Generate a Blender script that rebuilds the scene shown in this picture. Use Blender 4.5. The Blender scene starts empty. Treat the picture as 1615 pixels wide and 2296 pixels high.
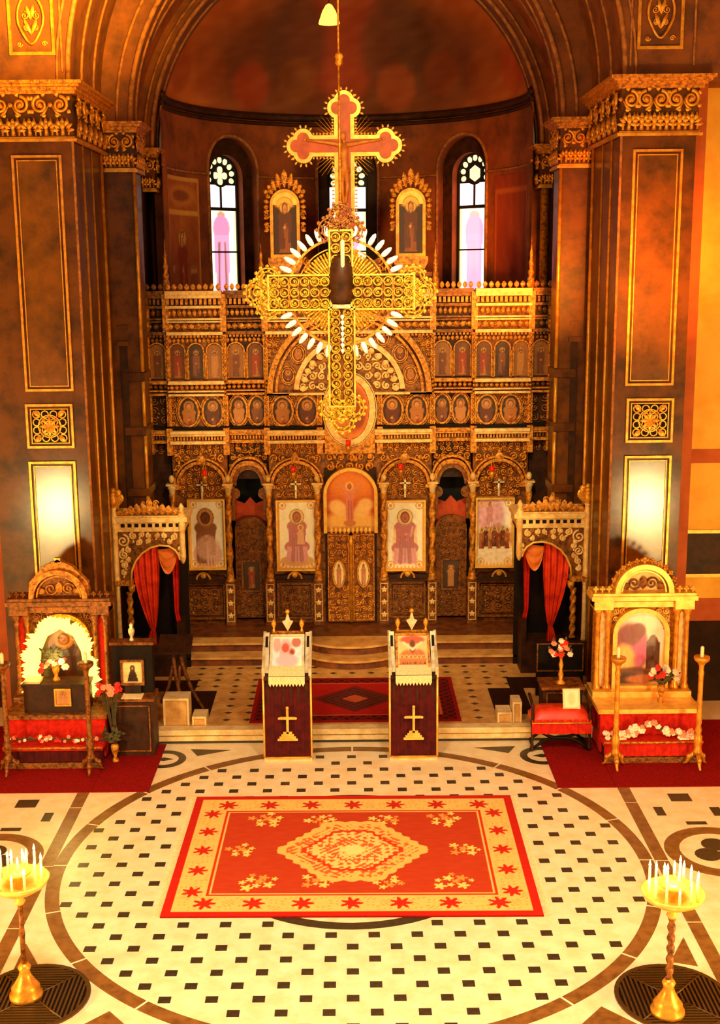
import bpy, math, random
import numpy as np
from mathutils import Matrix, Vector
PI = math.pi
scene = bpy.context.scene
COL = scene.collection
random.seed(7)

# ------------------------------------------------------------------ camera, world, lights, exposure
cam_d = bpy.data.cameras.new('camera'); cam = bpy.data.objects.new('camera', cam_d); COL.objects.link(cam)
cam_d.sensor_fit = 'AUTO'; cam_d.sensor_width = 36.0
cam_d.lens = 2730 / 2296 * 36; cam_d.shift_x = 21 / 2296
cam_d.clip_end = 200
cam.matrix_world = (Matrix.Translation((0, 0, 6.5)) @ Matrix.Rotation(PI / 2 - math.atan(548 / 2730), 4, 'X')
                    @ Matrix.Rotation(math.radians(-0.55), 4, 'Z'))
scene.camera = cam

world = bpy.data.worlds.new('nave'); scene.world = world; world.use_nodes = True
bg = world.node_tree.nodes['Background']
bg.inputs[0].default_value = (1.0, 0.58, 0.22, 1); bg.inputs[1].default_value = 0.10

def lamp(name, kind, loc, power, col, size=0.3, target=None, angle=60, blend=0.6, size_y=None):
    d = bpy.data.lights.new(name, kind); d.energy = power; d.color = col
    if kind == 'AREA':
        d.size = size
        if size_y: d.shape = 'RECTANGLE'; d.size_y = size_y
    else: d.shadow_soft_size = size
    if kind == 'SPOT': d.spot_size = math.radians(angle); d.spot_blend = blend
    o = bpy.data.objects.new(name, d); COL.objects.link(o); o.location = loc
    if target is not None:
        o.rotation_euler = (Vector(target) - Vector(loc)).to_track_quat('-Z', 'Y').to_euler()
    return o

# unseen studio lamps: their mirror image is the glare on the marble piers
lamp('studio_lamp', 'POINT', (-6.5, 6.9, 1.35), 1300, (1.0, .76, .30), .45)
lamp('studio_lamp', 'POINT', (6.6, 6.7, 1.25), 1300, (1.0, .76, .30), .45)
# unseen spots and fills, added to brighten the floor and nave
lamp('added_floor_spot', 'SPOT', (-2.0, 7.0, 9.0), 2250, (1.0, .82, .60), .6, (-.6, 11.2, 0), 76, 1.0)
lamp('nave_fill', 'POINT', (-3.0, 4.0, 9.0), 700, (1.0, .76, .40), .8)
lamp('added_floor_spot', 'SPOT', (2.2, 7.0, 9.0), 2150, (1.0, .82, .60), .6, (.6, 11.2, 0), 76, 1.0)
lamp('nave_fill', 'POINT', (3.0, 4.0, 9.0), 600, (1.0, .76, .40), .8)
# unseen coloured spots added for the orange and red glow on the piers
lamp('added_glow_spot', 'SPOT', (-1.0, 10.5, 9.7), 16000, (1.0, .52, .04), .4, (-4.2, 17.0, 11.0), 40, 1.0)
lamp('added_glow_spot', 'SPOT', (3.7, 9.0, 5.2), 9500, (1.0, .24, .02), .4, (4.0, 17.4, 6.6), 21, 1.0)
# unseen spots added to light the apse, screen and thrones
lamp('added_altar_spot', 'SPOT', (1.0, 12.0, 10.5), 1500, (1.0, .66, .22), .3, (0.0, 20.6, 8.6), 40, .9)
lamp('added_glow_spot', 'SPOT', (3.1, 9.0, 5.6), 9500, (1.0, .36, .04), .3, (2.5, 20.8, 6.5), 14, 1.0)  # added red spot for the glow on the right of the screen
lamp('added_altar_spot', 'SPOT', (0.8, 10.5, 10.2), 3500, (1.0, .77, .38), .5, (0.2, 19.6, 3.2), 46, .8)

vs = scene.view_settings
vs.view_transform = 'Standard'; vs.look = 'None'; vs.gamma = 1.0; vs.use_curve_mapping = False
vs.exposure = 0.0

# ------------------------------------------------------------------ helpers
def lin(c):
    c = np.asarray(c, dtype=float) / 255.0
    return np.where(c <= 0.04045, c / 12.92, ((c + 0.055) / 1.055) ** 2.4)
def L4(c):
    a = lin(c); return (a[0], a[1], a[2], 1)

MATS = {}
def mat(name, col, rough=.5, metal=0.0, col2=None, nscale=6, ndetail=4, bump=0, bscale=40, coat=0, emit=0,
        band=None, thr=(.4, .65), spec=.5, bump_kind='noise', sheen=0):
    m = bpy.data.materials.new(name); m.use_nodes = True; nt = m.node_tree; N = nt.nodes; K = nt.links
    b = N['Principled BSDF']
    b.inputs['Base Color'].default_value = L4(col); b.inputs['Roughness'].default_value = rough
    b.inputs['Metallic'].default_value = metal; b.inputs['Coat Weight'].default_value = coat
    b.inputs['Coat Roughness'].default_value = .16
    b.inputs['Specular IOR Level'].default_value = spec
    if sheen: b.inputs['Sheen Weight'].default_value = sheen
    if emit:
        b.inputs['Emission Color'].default_value = L4(col); b.inputs['Emission Strength'].default_value = emit
    tc = N.new('ShaderNodeTexCoord')
    if col2 is not None:
        if band:
            nz = N.new('ShaderNodeTexWave'); nz.inputs['Scale'].default_value = nscale
            nz.inputs['Distortion'].default_value = band; nz.inputs['Detail'].default_value = ndetail
            fac = nz.outputs['Fac']
        else:
            nz = N.new('ShaderNodeTexNoise'); nz.inputs['Scale'].default_value = nscale
            nz.inputs['Detail'].default_value = ndetail; nz.inputs['Roughness'].default_value = .62
            fac = nz.outputs['Fac']
        K.new(tc.outputs['Object'], nz.inputs['Vector'])
        r = N.new('ShaderNodeValToRGB'); r.color_ramp.elements[0].position = thr[0]; r.color_ramp.elements[1].position = thr[1]
        r.color_ramp.elements[0].color = L4(col); r.color_ramp.elements[1].color = L4(col2)
        K.new(fac, r.inputs[0]); K.new(r.outputs[0], b.inputs['Base Color'])
    if bump:
        if bump_kind == 'voronoi':
            nb = N.new('ShaderNodeTexVoronoi'); o = nb.outputs['Distance']
        else:
            nb = N.new('ShaderNodeTexNoise'); nb.inputs['Detail'].default_value = 3; o = nb.outputs['Fac']
        nb.inputs['Scale'].default_value = bscale; K.new(tc.outputs['Object'], nb.inputs['Vector'])
        bp = N.new('ShaderNodeBump'); bp.inputs['Strength'].default_value = bump; bp.inputs['Distance'].default_value = .02
        K.new(o, bp.inputs['Height']); K.new(bp.outputs[0], b.inputs['Normal'])
    MATS[name] = m
    return m
def paintmat(name, rough=.5, emit=0, coat=0, spec=.4, bump=0, bscale=200):
    m = bpy.data.materials.new(name); m.use_nodes = True; N = m.node_tree.nodes; K = m.node_tree.links
    b = N['Principled BSDF']; b.inputs['Roughness'].default_value = rough; b.inputs['Coat Weight'].default_value = coat
    b.inputs['Specular IOR Level'].default_value = spec
    a = N.new('ShaderNodeAttribute'); a.attribute_name = 'Col'
    K.new(a.outputs['Color'], b.inputs['Base Color'])
    if emit:
        K.new(a.outputs['Color'], b.inputs['Emission Color']); b.inputs['Emission Strength'].default_value = emit
    if bump:
        tc = N.new('ShaderNodeTexCoord'); nb = N.new('ShaderNodeTexNoise'); nb.inputs['Scale'].default_value = bscale
        K.new(tc.outputs['Object'], nb.inputs['Vector'])
        bp = N.new('ShaderNodeBump'); bp.inputs['Strength'].default_value = bump; bp.inputs['Distance'].default_value = .01
        K.new(nb.outputs['Fac'], bp.inputs['Height']); K.new(bp.outputs[0], b.inputs['Normal'])
    MATS[name] = m
    return m

mat('marble_brown', (108, 56, 8), .45, 0, (62, 28, 4), 3.2, 8, spec=.2, coat=.3)
mat('marble_panel', (124, 68, 12), .24, 0, (62, 30, 4), 2.6, 12, coat=.7, thr=(.36, .68), spec=.5)
mat('gold', (236, 166, 52), .34, .45, (196, 120, 30), 9, 3)
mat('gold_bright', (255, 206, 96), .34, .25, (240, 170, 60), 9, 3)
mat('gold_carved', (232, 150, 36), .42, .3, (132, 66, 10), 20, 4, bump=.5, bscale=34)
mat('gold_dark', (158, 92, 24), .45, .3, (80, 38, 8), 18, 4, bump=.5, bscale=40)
mat('gold_pale', (248, 208, 132), .45, .1, (218, 162, 84), 12, 3, bump=.2, bscale=40)
mat('wood_dark', (66, 32, 11), .5, 0, (38, 18, 6), 8, 5, spec=.22)
mat('wood_gilt', (150, 82, 20), .48, .15, (70, 34, 7), 14, 5, bump=.5, bscale=46, spec=.3)
mat('wood_deep', (30, 15, 6), .6, 0, (18, 9, 4), 8, 4, spec=.15)
mat('plaster_brown', (150, 70, 15), .8, 0, (104, 44, 8), 2.2, 8, bump=.1, bscale=14)
mat('plaster_arch', (130, 66, 14), .75, 0, (88, 42, 9), 3, 8, bump=.1, bscale=14)
mat('fresco_line', (176, 108, 44), .7, 0, (120, 66, 24), 10, 4)
mat('cream_marble', (250, 228, 178), .30, 0, (240, 208, 148), 5, 7, coat=.15)
mat('cream_stone', (240, 206, 142), .4, 0, (214, 170, 100), 7, 6)
mat('tan_stone', (222, 164, 86), .36, 0, (184, 124, 54), 5, 6)
mat('inlay_dark', (46, 40, 26), .3, 0, (70, 52, 30), 20, 4)
mat('inlay_brown', (142, 92, 40), .3, 0, (108, 66, 26), 9, 5)
mat('step_brown', (126, 62, 20), .4, 0, (74, 34, 12), 6, 5)
mat('red_velvet', (212, 34, 10), .75, 0, (176, 22, 8), 14, 4, spec=.2)
mat('red_satin', (240, 64, 22), .38, 0, (196, 34, 12), 6, 3)
mat('orange_satin', (240, 130, 44), .36, 0, (222, 96, 26), 5, 3)
mat('red_carpet', (150, 14, 8), .9, 0, (122, 9, 6), 40, 3, bump=.3, bscale=300, spec=.1)
mat('maroon_velvet', (84, 14, 12), .85, 0, (60, 8, 8), 10, 4, spec=.2)
mat('brown_carpet', (58, 28, 10), .95, 0, (40, 18, 7), 40, 3, spec=.05)
mat('lace', (250, 224, 170), .8, 0, (230, 190, 120), 60, 3)
mat('silver', (250, 236, 200), .3, .5, (222, 196, 140), 12, 3)
mat('black_marble', (16, 10, 8), .12, 0, coat=.6)
mat('wall_yellow', (250, 196, 70), .7, 0, (236, 170, 44), 1.6, 4)
mat('wall_orange', (196, 92, 24), .7, 0, (170, 72, 18), 2, 4)
mat('dado_dark', (54, 30, 12), .7, 0, (38, 20, 8), 3, 5, spec=.15)
mat('dark_void', (10, 6, 4), .9)
mat('flower_white', (255, 238, 206), .7)
mat('flower_red', (226, 40, 24), .7)
mat('flower_pink', (246, 150, 110), .7)
mat('leaf_green', (58, 54, 20), .7, 0, (86, 70, 24), 20, 2)
mat('flame', (255, 214, 120), .5, emit=9)
mat('bulb', (255, 236, 190), .5, emit=2.2)
mat('bulb_yellow', (255, 218, 84), .5, emit=3.6)
mat('wax', (255, 232, 176), .5)
mat('red_glass', (220, 24, 12), .15, 0, emit=.25)
mat('crystal', (236, 248, 232), .12, 0, spec=.8, emit=.25)
mat('lead', (14, 10, 8), .6)
mat('iron_grate', (92, 62, 24), .35, .5)
mat('filigree', (232, 190, 56), .36, .4, (168, 116, 26), 20, 3)
paintmat('painted', .42, coat=.25)
paintmat('painted_matte', .85)
paintmat('carpet_paint', .92, spec=.1, bump=.25, bscale=260)
paintmat('stained_glass', .3, emit=1.5)

class MB:
    def __init__(s): s.v = []; s.f = []; s.s = []; s.M = None
    def add(s, vs_, fs, smooth=False):
        o = len(s.v)
        if s.M is not None: vs_ = [tuple(s.M @ Vector(p)) for p in vs_]
        s.v.extend([tuple(p) for p in vs_]); s.f.extend([tuple(i + o for i in q) for q in fs]); s.s.extend([smooth] * len(fs))
        return s
    def box(s, x0, x1, y0, y1, z0, z1):
        if x0 > x1: x0, x1 = x1, x0
        return s.add([(x0, y0, z0), (x1, y0, z0), (x1, y1, z0), (x0, y1, z0), (x0, y0, z1), (x1, y0, z1), (x1, y1, z1), (x0, y1, z1)],
                     [(0, 3, 2, 1), (4, 5, 6, 7), (0, 1, 5, 4), (1, 2, 6, 5), (2, 3, 7, 6), (3, 0, 4, 7)])
    def prism(s, poly, y0, y1):                 # poly in (x,z), extruded along y
        n = len(poly)
        v = [(x, y0, z) for x, z in poly] + [(x, y1, z) for x, z in poly]
        f = [tuple(range(n)), tuple(range(2 * n - 1, n - 1, -1))] + [(i, i + n, (i + 1) % n + n, (i + 1) % n) for i in range(n)]
        return s.add(v, f)
    def prismz(s, poly, z0, z1):                # poly in (x,y), extruded along z
        n = len(poly)
        v = [(x, y, z0) for x, y in poly] + [(x, y, z1) for x, y in poly]
        f = [tuple(range(n - 1, -1, -1)), tuple(range(n, 2 * n))] + [(i, (i + 1) % n, (i + 1) % n + n, i + n) for i in range(n)]
        return s.add(v, f)
    def ring(s, A, B, y0, y1, closed=True):     # band between two equal-length (x,z) loops
        n = len(A); v = []
        for L_, y in ((A, y0), (B, y0), (A, y1), (B, y1)): v += [(x, y, z) for x, z in L_]
        f = []
        for i in range(n if closed else n - 1):
            j = (i + 1) % n
            f += [(i, j, n + j, n + i), (2 * n + i, 3 * n + i, 3 * n + j, 2 * n + j), (i, 2 * n + i, 2 * n + j, j), (n + i, n + j, 3 * n + j, 3 * n + i)]
        if not closed:
            f += [(0, n, 3 * n, 2 * n), (n - 1, 3 * n - 1, 4 * n - 1, 2 * n - 1)]
        return s.add(v, f)
    def ringz(s, cx, cy, r0, r1, z0, z1, a0=0, a1=2 * PI, n=48):
        closed = abs(a1 - a0 - 2 * PI) < 1e-6
        k = n if closed else n + 1
        A = [(cx + r0 * math.cos(a0 + (a1 - a0) * i / n), cy + r0 * math.sin(a0 + (a1 - a0) * i / n)) for i in range(k)]
        B = [(cx + r1 * math.cos(a0 + (a1 - a0) * i / n), cy + r1 * math.sin(a0 + (a1 - a0) * i / n)) for i in range(k)]
        M0 = s.M; m = Matrix(((1, 0, 0, 0), (0, 0, 1, 0), (0, 1, 0, 0), (0, 0, 0, 1)))
        s.M = m if M0 is None else M0 @ m
        s.ring(A, B, z0, z1, closed); s.M = M0
        return s
    def arc(s, cx, cz, r0, r1, a0, a1, y0, y1, n=24, sz=1.0):
        A = [(cx + r0 * math.cos(a0 + (a1 - a0) * i / n), cz + sz * r0 * math.sin(a0 + (a1 - a0) * i / n)) for i in range(n + 1)]
        B = [(cx + r1 * math.cos(a0 + (a1 - a0) * i / n), cz + sz * r1 * math.sin(a0 + (a1 - a0) * i / n)) for i in range(n + 1)]
        return s.ring(A, B, y0, y1, False)
    def ell(s, cx, cz, rx, rz, w, y0, y1, n=28):
        A = [(cx + rx * math.cos(2 * PI * i / n), cz + rz * math.sin(2 * PI * i / n)) for i in range(n)]
        B = [(cx + (rx + w) * math.cos(2 * PI * i / n), cz + (rz + w) * math.sin(2 * PI * i / n)) for i in range(n)]
        return s.ring(A, B, y0, y1)
    def tube(s, pts, r, n=6, closed=False):
        P = [Vector(p) for p in pts]; m = len(P); R = r if isinstance(r, (list, tuple)) else [r] * m
        v = []; up = None
        for i in range(m):
            a = P[(i - 1) % m] if (closed or i > 0) else P[i]; b = P[(i + 1) % m] if (closed or i < m - 1) else P[i]
            t = (b - a)
            t = t.normalized() if t.length > 1e-9 else Vector((0, 0, 1))
            if up is None: up = Vector((0, 1, 0)) if abs(t.y) < .9 else Vector((1, 0, 0))
            x = t.cross(up)
            if x.length < 1e-6: x = t.cross(Vector((1, 0, .1)))
            x.normalize(); y = x.cross(t).normalized(); up = y
            for k in range(n):
                an = 2 * PI * k / n; v.append(P[i] + (x * math.cos(an) + y * math.sin(an)) * R[i])
        f = []
        for i in range(m if closed else m - 1):
            j = (i + 1) % m
            for k in range(n): f.append((i * n + k, i * n + (k + 1) % n, j * n + (k + 1) % n, j * n + k))
        if not closed: f += [tuple(range(n - 1, -1, -1)), tuple(range((m - 1) * n, m * n))]
        return s.add(v, f, True)
    def lathe(s, cx, cy, prof, n=16, a0=0, a1=2 * PI):
        full = abs(a1 - a0 - 2 * PI) < 1e-6; k = n if full else n + 1; v = []
        for r, z in prof:
            for i in range(k):
                a = a0 + (a1 - a0) * i / n; v.append((cx + r * math.cos(a), cy + r * math.sin(a), z))
        f = []
        for j in range(len(prof) - 1):
            for i in range(n): f.append((j * k + i, j * k + (i + 1) % k, (j + 1) * k + (i + 1) % k, (j + 1) * k + i))
        if full:
            f.append(tuple(range(n - 1, -1, -1))); o = (len(prof) - 1) * k; f.append(tuple(range(o, o + n)))
        return s.add(v, f, True)
    def ball(s, c, rx, ry=None, rz=None, nu=8, nv=5):
        ry = rx if ry is None else ry; rz = rx if rz is None else rz
        v = [(c[0], c[1], c[2] - rz)]; f = []
        for j in range(1, nv):
            p = -PI / 2 + PI * j / nv
            for i in range(nu):
                a = 2 * PI * i / nu; v.append((c[0] + rx * math.cos(p) * math.cos(a), c[1] + ry * math.cos(p) * math.sin(a), c[2] + rz * math.sin(p)))
        v.append((c[0], c[1], c[2] + rz)); t = len(v) - 1
        for i in range(nu):
            f.append((0, 1 + (i + 1) % nu, 1 + i)); f.append((t, 1 + (nv - 2) * nu + i, 1 + (nv - 2) * nu + (i + 1) % nu))
        for j in range(nv - 2):
            for i in range(nu): f.append((1 + j * nu + i, 1 + j * nu + (i + 1) % nu, 1 + (j + 1) * nu + (i + 1) % nu, 1 + (j + 1) * nu + i))
        return s.add(v, f, True)
    def spiral(s, cx, cz, y, r, turns=1.6, a0=0, th=.02, d=1, n=22):
        P = []; R = []
        for i in range(n + 1):
            t = i / n; a = a0 + d * turns * 2 * PI * t; q = r * (1 - .82 * t)
            P.append((cx + q * math.cos(a), y - .25 * th * t, cz + q * math.sin(a))); R.append(th * (1 - .35 * t))
        s.tube(P, R, 5); s.ball(P[-1], th * 1.25, th * 1.25, th * 1.25, 6, 4)
        return s
    def leaf(s, cx, cz, y, w, h, ang=0, d=.03):   # a bulging leaf in the xz plane, tip along ang (0 = up)
        c, q = math.cos(ang), math.sin(ang); P = []
        prof = [(0, 0, 0), (-.36, .25, .5), (-.5, .55, .9), (-.3, .82, .8), (0, 1.0, .3), (.3, .82, .8), (.5, .55, .9), (.36, .25, .5), (0, .5, 1.7)]
        for a, b, e in prof:
            x, z = a * w, b * h
            P.append((cx + x * c + z * q, y - e * d, cz - x * q + z * c))
        F = [(i, (i + 1) % 8, 8) for i in range(8)]
        return s.add(P, F, True)
    def build(s, name, m, parent=None, loc=None, rot=None):
        me = bpy.data.meshes.new(name); me.from_pydata([tuple(p) for p in s.v], [], s.f)
        me.polygons.foreach_set('use_smooth', s.s); me.materials.append(MATS[m] if isinstance(m, str) else m); me.update()
        o = bpy.data.objects.new(name, me); COL.objects.link(o)
        if parent is not None: o.parent = parent
        if loc is not None: o.location = loc
        if rot is not None: o.rotation_euler = rot
        return o

def tag(o, label=None, cat=None, group=None, kind=None):
    if label: o['label'] = label
    if cat: o['category'] = cat
    if group: o['group'] = group
    if kind: o['kind'] = kind
    return o
def thing(name, label, cat, loc=(0, 0, 0), group=None, rz=0, kind=None):
    o = bpy.data.objects.new(name, None); COL.objects.link(o); o.location = loc; o.rotation_euler = (0, 0, rz)
    o.empty_display_size = .2
    return tag(o, label, cat, group, kind)
def dup(o, parent, loc=None, rot=None, scale=None):
    c = o.copy(); COL.objects.link(c); c.parent = parent
    if loc is not None: c.location = loc
    if rot is not None: c.rotation_euler = rot
    if scale is not None: c.scale = scale
    return c

# ---- painted pictures: a fine grid with one colour per vertex, like pigment on a board
def grid_obj(name, nx, ny, posfn, colfn, m, parent=None, loc=None, mask=None):
    u, v = np.meshgrid(np.linspace(0, 1, nx), np.linspace(0, 1, ny))
    P = np.stack(posfn(u, v), -1).reshape(-1, 3)
    C = lin(np.clip(colfn(u, v), 0, 255)).reshape(-1, 3)
    idx = np.arange(nx * ny).reshape(ny, nx)
    F = np.stack([idx[:-1, :-1], idx[:-1, 1:], idx[1:, 1:], idx[1:, :-1]], -1).reshape(-1, 4)
    if mask is not None:
        k = mask(u, v).reshape(-1); F = F[k[F].all(1)]
        used = np.unique(F); remap = -np.ones(nx * ny, int); remap[used] = np.arange(len(used)); P = P[used]; C = C[used]; F = remap[F]
    me = bpy.data.meshes.new(name); me.from_pydata(P.tolist(), [], F.tolist())
    a = me.attributes.new('Col', 'FLOAT_COLOR', 'POINT')
    a.data.foreach_set('color', np.concatenate([C, np.ones((len(C), 1))], 1).astype(np.float32).ravel())
    me.polygons.foreach_set('use_smooth', [True] * len(me.polygons)); me.materials.append(MATS[m]); me.update()
    o = bpy.data.objects.new(name, me); COL.objects.link(o)
    if parent is not None: o.parent = parent
    if loc is not None: o.location = loc
    return o
def picture(name, w, h, fn, parent=None, loc=(0, 0, 0), nx=40, ny=60, m='painted', mask=None, tilt=0):
    o = grid_obj(name, nx, ny, lambda u, v: ((u - .5) * w, 0 * u, v * h), fn, m, parent, loc, mask)
    if tilt: o.rotation_euler = (tilt, 0, 0)
    return o
def pnoise(u, v, s, seed=0):
    r = np.random.RandomState(seed); t = 0 * u
    for i in range(7):
        a = r.rand() * 6.3; k = s * (.6 + 1.6 * r.rand()); t = t + np.sin(k * (u * math.cos(a) + v * math.sin(a)) * 6.28 + r.rand() * 6.3 + 1.5 * np.sin(v * s * 3 + i))
    return t / 7
class Paint:
    def __init__(s, u, v, bg, asp=1.0):
        s.u, s.v, s.asp = u, v, asp; s.c = np.ones(u.shape + (3,)) * np.array(bg, float)
    def put(s, k, col):
        k = np.clip(k, 0, 1)[..., None]; s.c = s.c * (1 - k) + np.array(col, float) * k; return s
    def ell(s, cx, cy, rx, ry, col, soft=.12, k=1):
        d = np.sqrt(((s.u - cx) / rx) ** 2 + ((s.v - cy) / ry) ** 2); return s.put((1 - (d - 1) / soft).clip(0, 1) * k, col)
    def oval_ring(s, cx, cy, rx, ry, w, col):
        d = np.sqrt(((s.u - cx) / rx) ** 2 + ((s.v - cy) / ry) ** 2); return s.put((abs(d - 1) < w) * 1.0, col)
    def trap(s, cx, y0, y1, w0, w1, col, k=1):
        t = (s.v - y0) / (y1 - y0); w = w0 + (w1 - w0) * t
        return s.put(((t >= 0) & (t <= 1) & (abs(s.u - cx) < w)) * float(k), col)
    def rect(s, x0, x1, y0, y1, col): return s.put(((s.u >= x0) & (s.u <= x1) & (s.v >= y0) & (s.v <= y1)) * 1.0, col)
    def line(s, x0, y0, x1, y1, w, col):
        dx, dy = x1 - x0, (y1 - y0) * s.asp; q = dx * dx + dy * dy + 1e-9
        t = (((s.u - x0) * dx + (s.v - y0) * s.asp * dy) / q).clip(0, 1)
        d = np.hypot(s.u - x0 - t * dx, (s.v - y0) * s.asp - t * dy); return s.put((1.4 - d / w).clip(0, 1), col)
    def grain(s, amt, sc=10, seed=0):
        s.c = s.c + amt * pnoise(s.u, s.v, sc, seed)[..., None]; return s
def saint(p, cx, y0, h, robe, cloak, halo, skin=(214, 140, 84), hair=(90, 46, 20), aw=1.0, seated=False, folds=True):
    w = h * .20 * aw
    p.trap(cx, y0, y0 + h * .78, w * 1.15, w * .75, robe)
    p.ell(cx, y0 + h * .70, w * 1.25, h * .12, cloak)
    p.trap(cx - w * .62, y0 + h * .06, y0 + h * .72, w * .55, w * .5, cloak); p.trap(cx + w * .8, y0 + h * .2, y0 + h * .72, w * .3, w * .38, cloak)
    if seated:
        p.ell(cx, y0 + h * .30, w * 1.6, h * .13, cloak); p.trap(cx, y0, y0 + h * .3, w * 1.5, w * 1.35, robe)
        p.line(cx - w * .6, y0, cx - w * .5, y0 + h * .3, w * .14, cloak); p.line(cx + w * .6, y0, cx + w * .5, y0 + h * .3, w * .14, cloak)
    if folds:
        for i in range(-2, 3): p.line(cx + i * w * .4, y0 + .02 * h, cx + i * w * .28, y0 + h * .5, w * .06, [q * .72 for q in robe])
    p.line(cx - w * .9, y0 + h * .6, cx - w * .1, y0 + h * .48, w * .24, cloak); p.line(cx + w * .9, y0 + h * .6, cx + w * .2, y0 + h * .5, w * .24, cloak)
    p.ell(cx - w * .05, y0 + h * .50, w * .22, h * .035, skin)
    p.ell(cx, y0 + h * .885, w * .95, w * .95 / p.asp, halo); p.ell(cx, y0 + h * .88, w * .55, h * .105, hair)
    p.ell(cx, y0 + h * .87, w * .40, h * .08, skin)
    p.oval_ring(cx, y0 + h * .885, w * .95, w * .95 / p.asp, .07, [q * .75 for q in halo]); p.ell(cx, y0 + h * .845, w * .16, h * .012, [q * .7 for q in skin]); p.line(cx, y0 + h * .89, cx, y0 + h * .862, w * .05, [q * .8 for q in skin])
    p.ell(cx - w * .15, y0 + h * .885, w * .06, h * .010, hair); p.ell(cx + w * .15, y0 + h * .885, w * .06, h * .010, hair)
    return p
def rect_frame(mb, x0, x1, z0, z1, w, y0, y1):
    return mb.ring([(x0, z0), (x1, z0), (x1, z1), (x0, z1)], [(x0 - w, z0 - w), (x1 + w, z0 - w), (x1 + w, z1 + w), (x0 - w, z1 + w)], y0, y1)
def twisted(mb, cx, cy, z0, z1, r, turns=5, n=10, seg=40, amp=.28):
    v = []; f = []
    for j in range(seg + 1):
        t = j / seg
        for i in range(n):
            a = 2 * PI * i / n; q = r * (1 + amp * math.cos(2 * a - 2 * PI * turns * t)); v.append((cx + q * math.cos(a), cy + q * math.sin(a), z0 + (z1 - z0) * t))
    for j in range(seg):
        for i in range(n): f.append((j * n + i, j * n + (i + 1) % n, (j + 1) * n + (i + 1) % n, (j + 1) * n + i))
    return mb.add(v, f, True)
def arch_poly(x0, x1, z0, zs, n=14, rise=None):
    cx = (x0 + x1) / 2; r = (x1 - x0) / 2; rise = r if rise is None else rise
    return [(x0, z0), (x1, z0)] + [(cx + r * math.cos(PI * i / n), zs + rise * math.sin(PI * i / n)) for i in range(n + 1)]
# ------------------------------------------------------------------ floor with inlaid marble
fl = MB().box(-9, 9, -3, 21.5, -.25, 0).build('floor', 'cream_marble')
tag(fl, 'cream marble nave floor with dark inlaid squares and rings', 'floor', kind='structure')
RC = (-.01, 12.53); RR = 3.34
def floor_px(x, y): return 1.0 / math.hypot(math.hypot(x, y), 6.5)
sq = MB().box(-.057, .057, -.05, .05, -.008, .003)
dots = []
P = .428
for j in range(-16, 18):
    for i in range(-9, 10):
        x = -.02 + i * P + (P / 2 if j % 2 else 0); y = 12.53 + j * P / 2
        if math.hypot(x - RC[0], y - RC[1]) > RR - .2: continue
        if -1.88 < x < 1.88 and 11.45 < y < 14.15: continue
        if math.hypot(x, y - 12.72) < 1.62: continue
        if y < 9.3 or any(abs(x - q) < .26 and 15.25 < y < 15.95 for q in (-.88, .82)): continue
        dots.append((x, y))
dots.sort(key=lambda p: -floor_px(*p))
tile0 = sq.build('inlay_tile', 'inlay_dark', fl)
for k, (x, y) in enumerate(dots[:250]):
    o = tile0 if k == 0 else dup(tile0, fl)
    o.location = (x, y, 0)
if len(dots) > 250:
    mb = MB()
    for x, y in dots[250:]: mb.box(x - .057, x + .057, y - .05, y + .05, -.008, .003)
    tag(mb.build('inlay_tile_field', 'inlay_dark', fl), kind='stuff')
def inlay(name, mb, m='inlay_brown'): return mb.build(name, m, fl)
n = 20
for k in range(n):
    a0 = 2 * PI * k / n + .004; a1 = 2 * PI * (k + 1) / n - .004
    inlay('ring_band', MB().ringz(RC[0], RC[1], RR - .15, RR, -.01, .002, a0, a1, 8))
inlay('inner_ring_band', MB().ringz(-.02, 12.72, 1.46, 1.59, -.01, .002, n=64), 'inlay_dark')
for s in (-1, 1):
    for y0, y1 in ((8.2, 9.7), (9.72, 11.2), (11.22, 12.5), (12.52, 14.0), (14.02, 15.4)):
        inlay('straight_band', MB().box(s * 3.35, s * 3.5, y0, y1, -.01, .0025))
    # outer ring with trefoil
    inlay('small_ring_band', MB().ringz(s * 4.12, 12.72, .43, .6, -.01, .002, n=40))
    for a in (90, 210, 330):
        inlay('trefoil_lobe', MB().prismz([(s * 4.12 + .16 * math.cos(math.radians(a)) + .15 * math.cos(t * PI / 8), 12.72 + .16 * math.sin(math.radians(a)) + .15 * math.sin(t * PI / 8)) for t in range(16)], -.01, .003 + a * 1e-6), 'inlay_dark')
    inlay('corner_tile', MB().box(s * 3.93, s * 4.19, 14.03, 14.25, -.01, .003), 'inlay_dark')
    inlay('corner_tile', MB().box(s * 3.66, s * 3.77, 13.64, 13.87, -.01, .003), 'inlay_dark')
    inlay('corner_tile', MB().box(s * 4.34, s * 4.46, 13.62, 13.85, -.01, .003), 'inlay_dark')
    inlay('corner_strip', MB().box(s * 3.95, s * 4.19, 13.39, 13.47, -.01, .003), 'inlay_dark')
    inlay('triangle_tile', MB().prismz([(s * 3.24, 10.93), (s * 3.0, 10.5), (s * 3.24, 10.42)], -.01, .003))
    inlay('triangle_tile', MB().prismz([(s * 2.2, 9.8), (s * 1.94, 9.5), (s * 2.5, 9.5)], -.01, .003))
    inlay('triangle_tile', MB().prismz([(s * 1.68, 15.8), (s * 2.24, 15.84), (s * 2.12, 15.6)], -.01, .003), 'inlay_dark')
    inlay('corner_loop', MB().ringz(s * 2.56, 15.5, .2, .3, -.01, .0035, n=32), 'inlay_dark')
    inlay('corner_lozenge', MB().prismz([(s * 2.56 - .13, 15.5), (s * 2.56, 15.44), (s * 2.56 + .13, 15.5), (s * 2.56, 15.56)], -.01, .003), 'inlay_dark')

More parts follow.
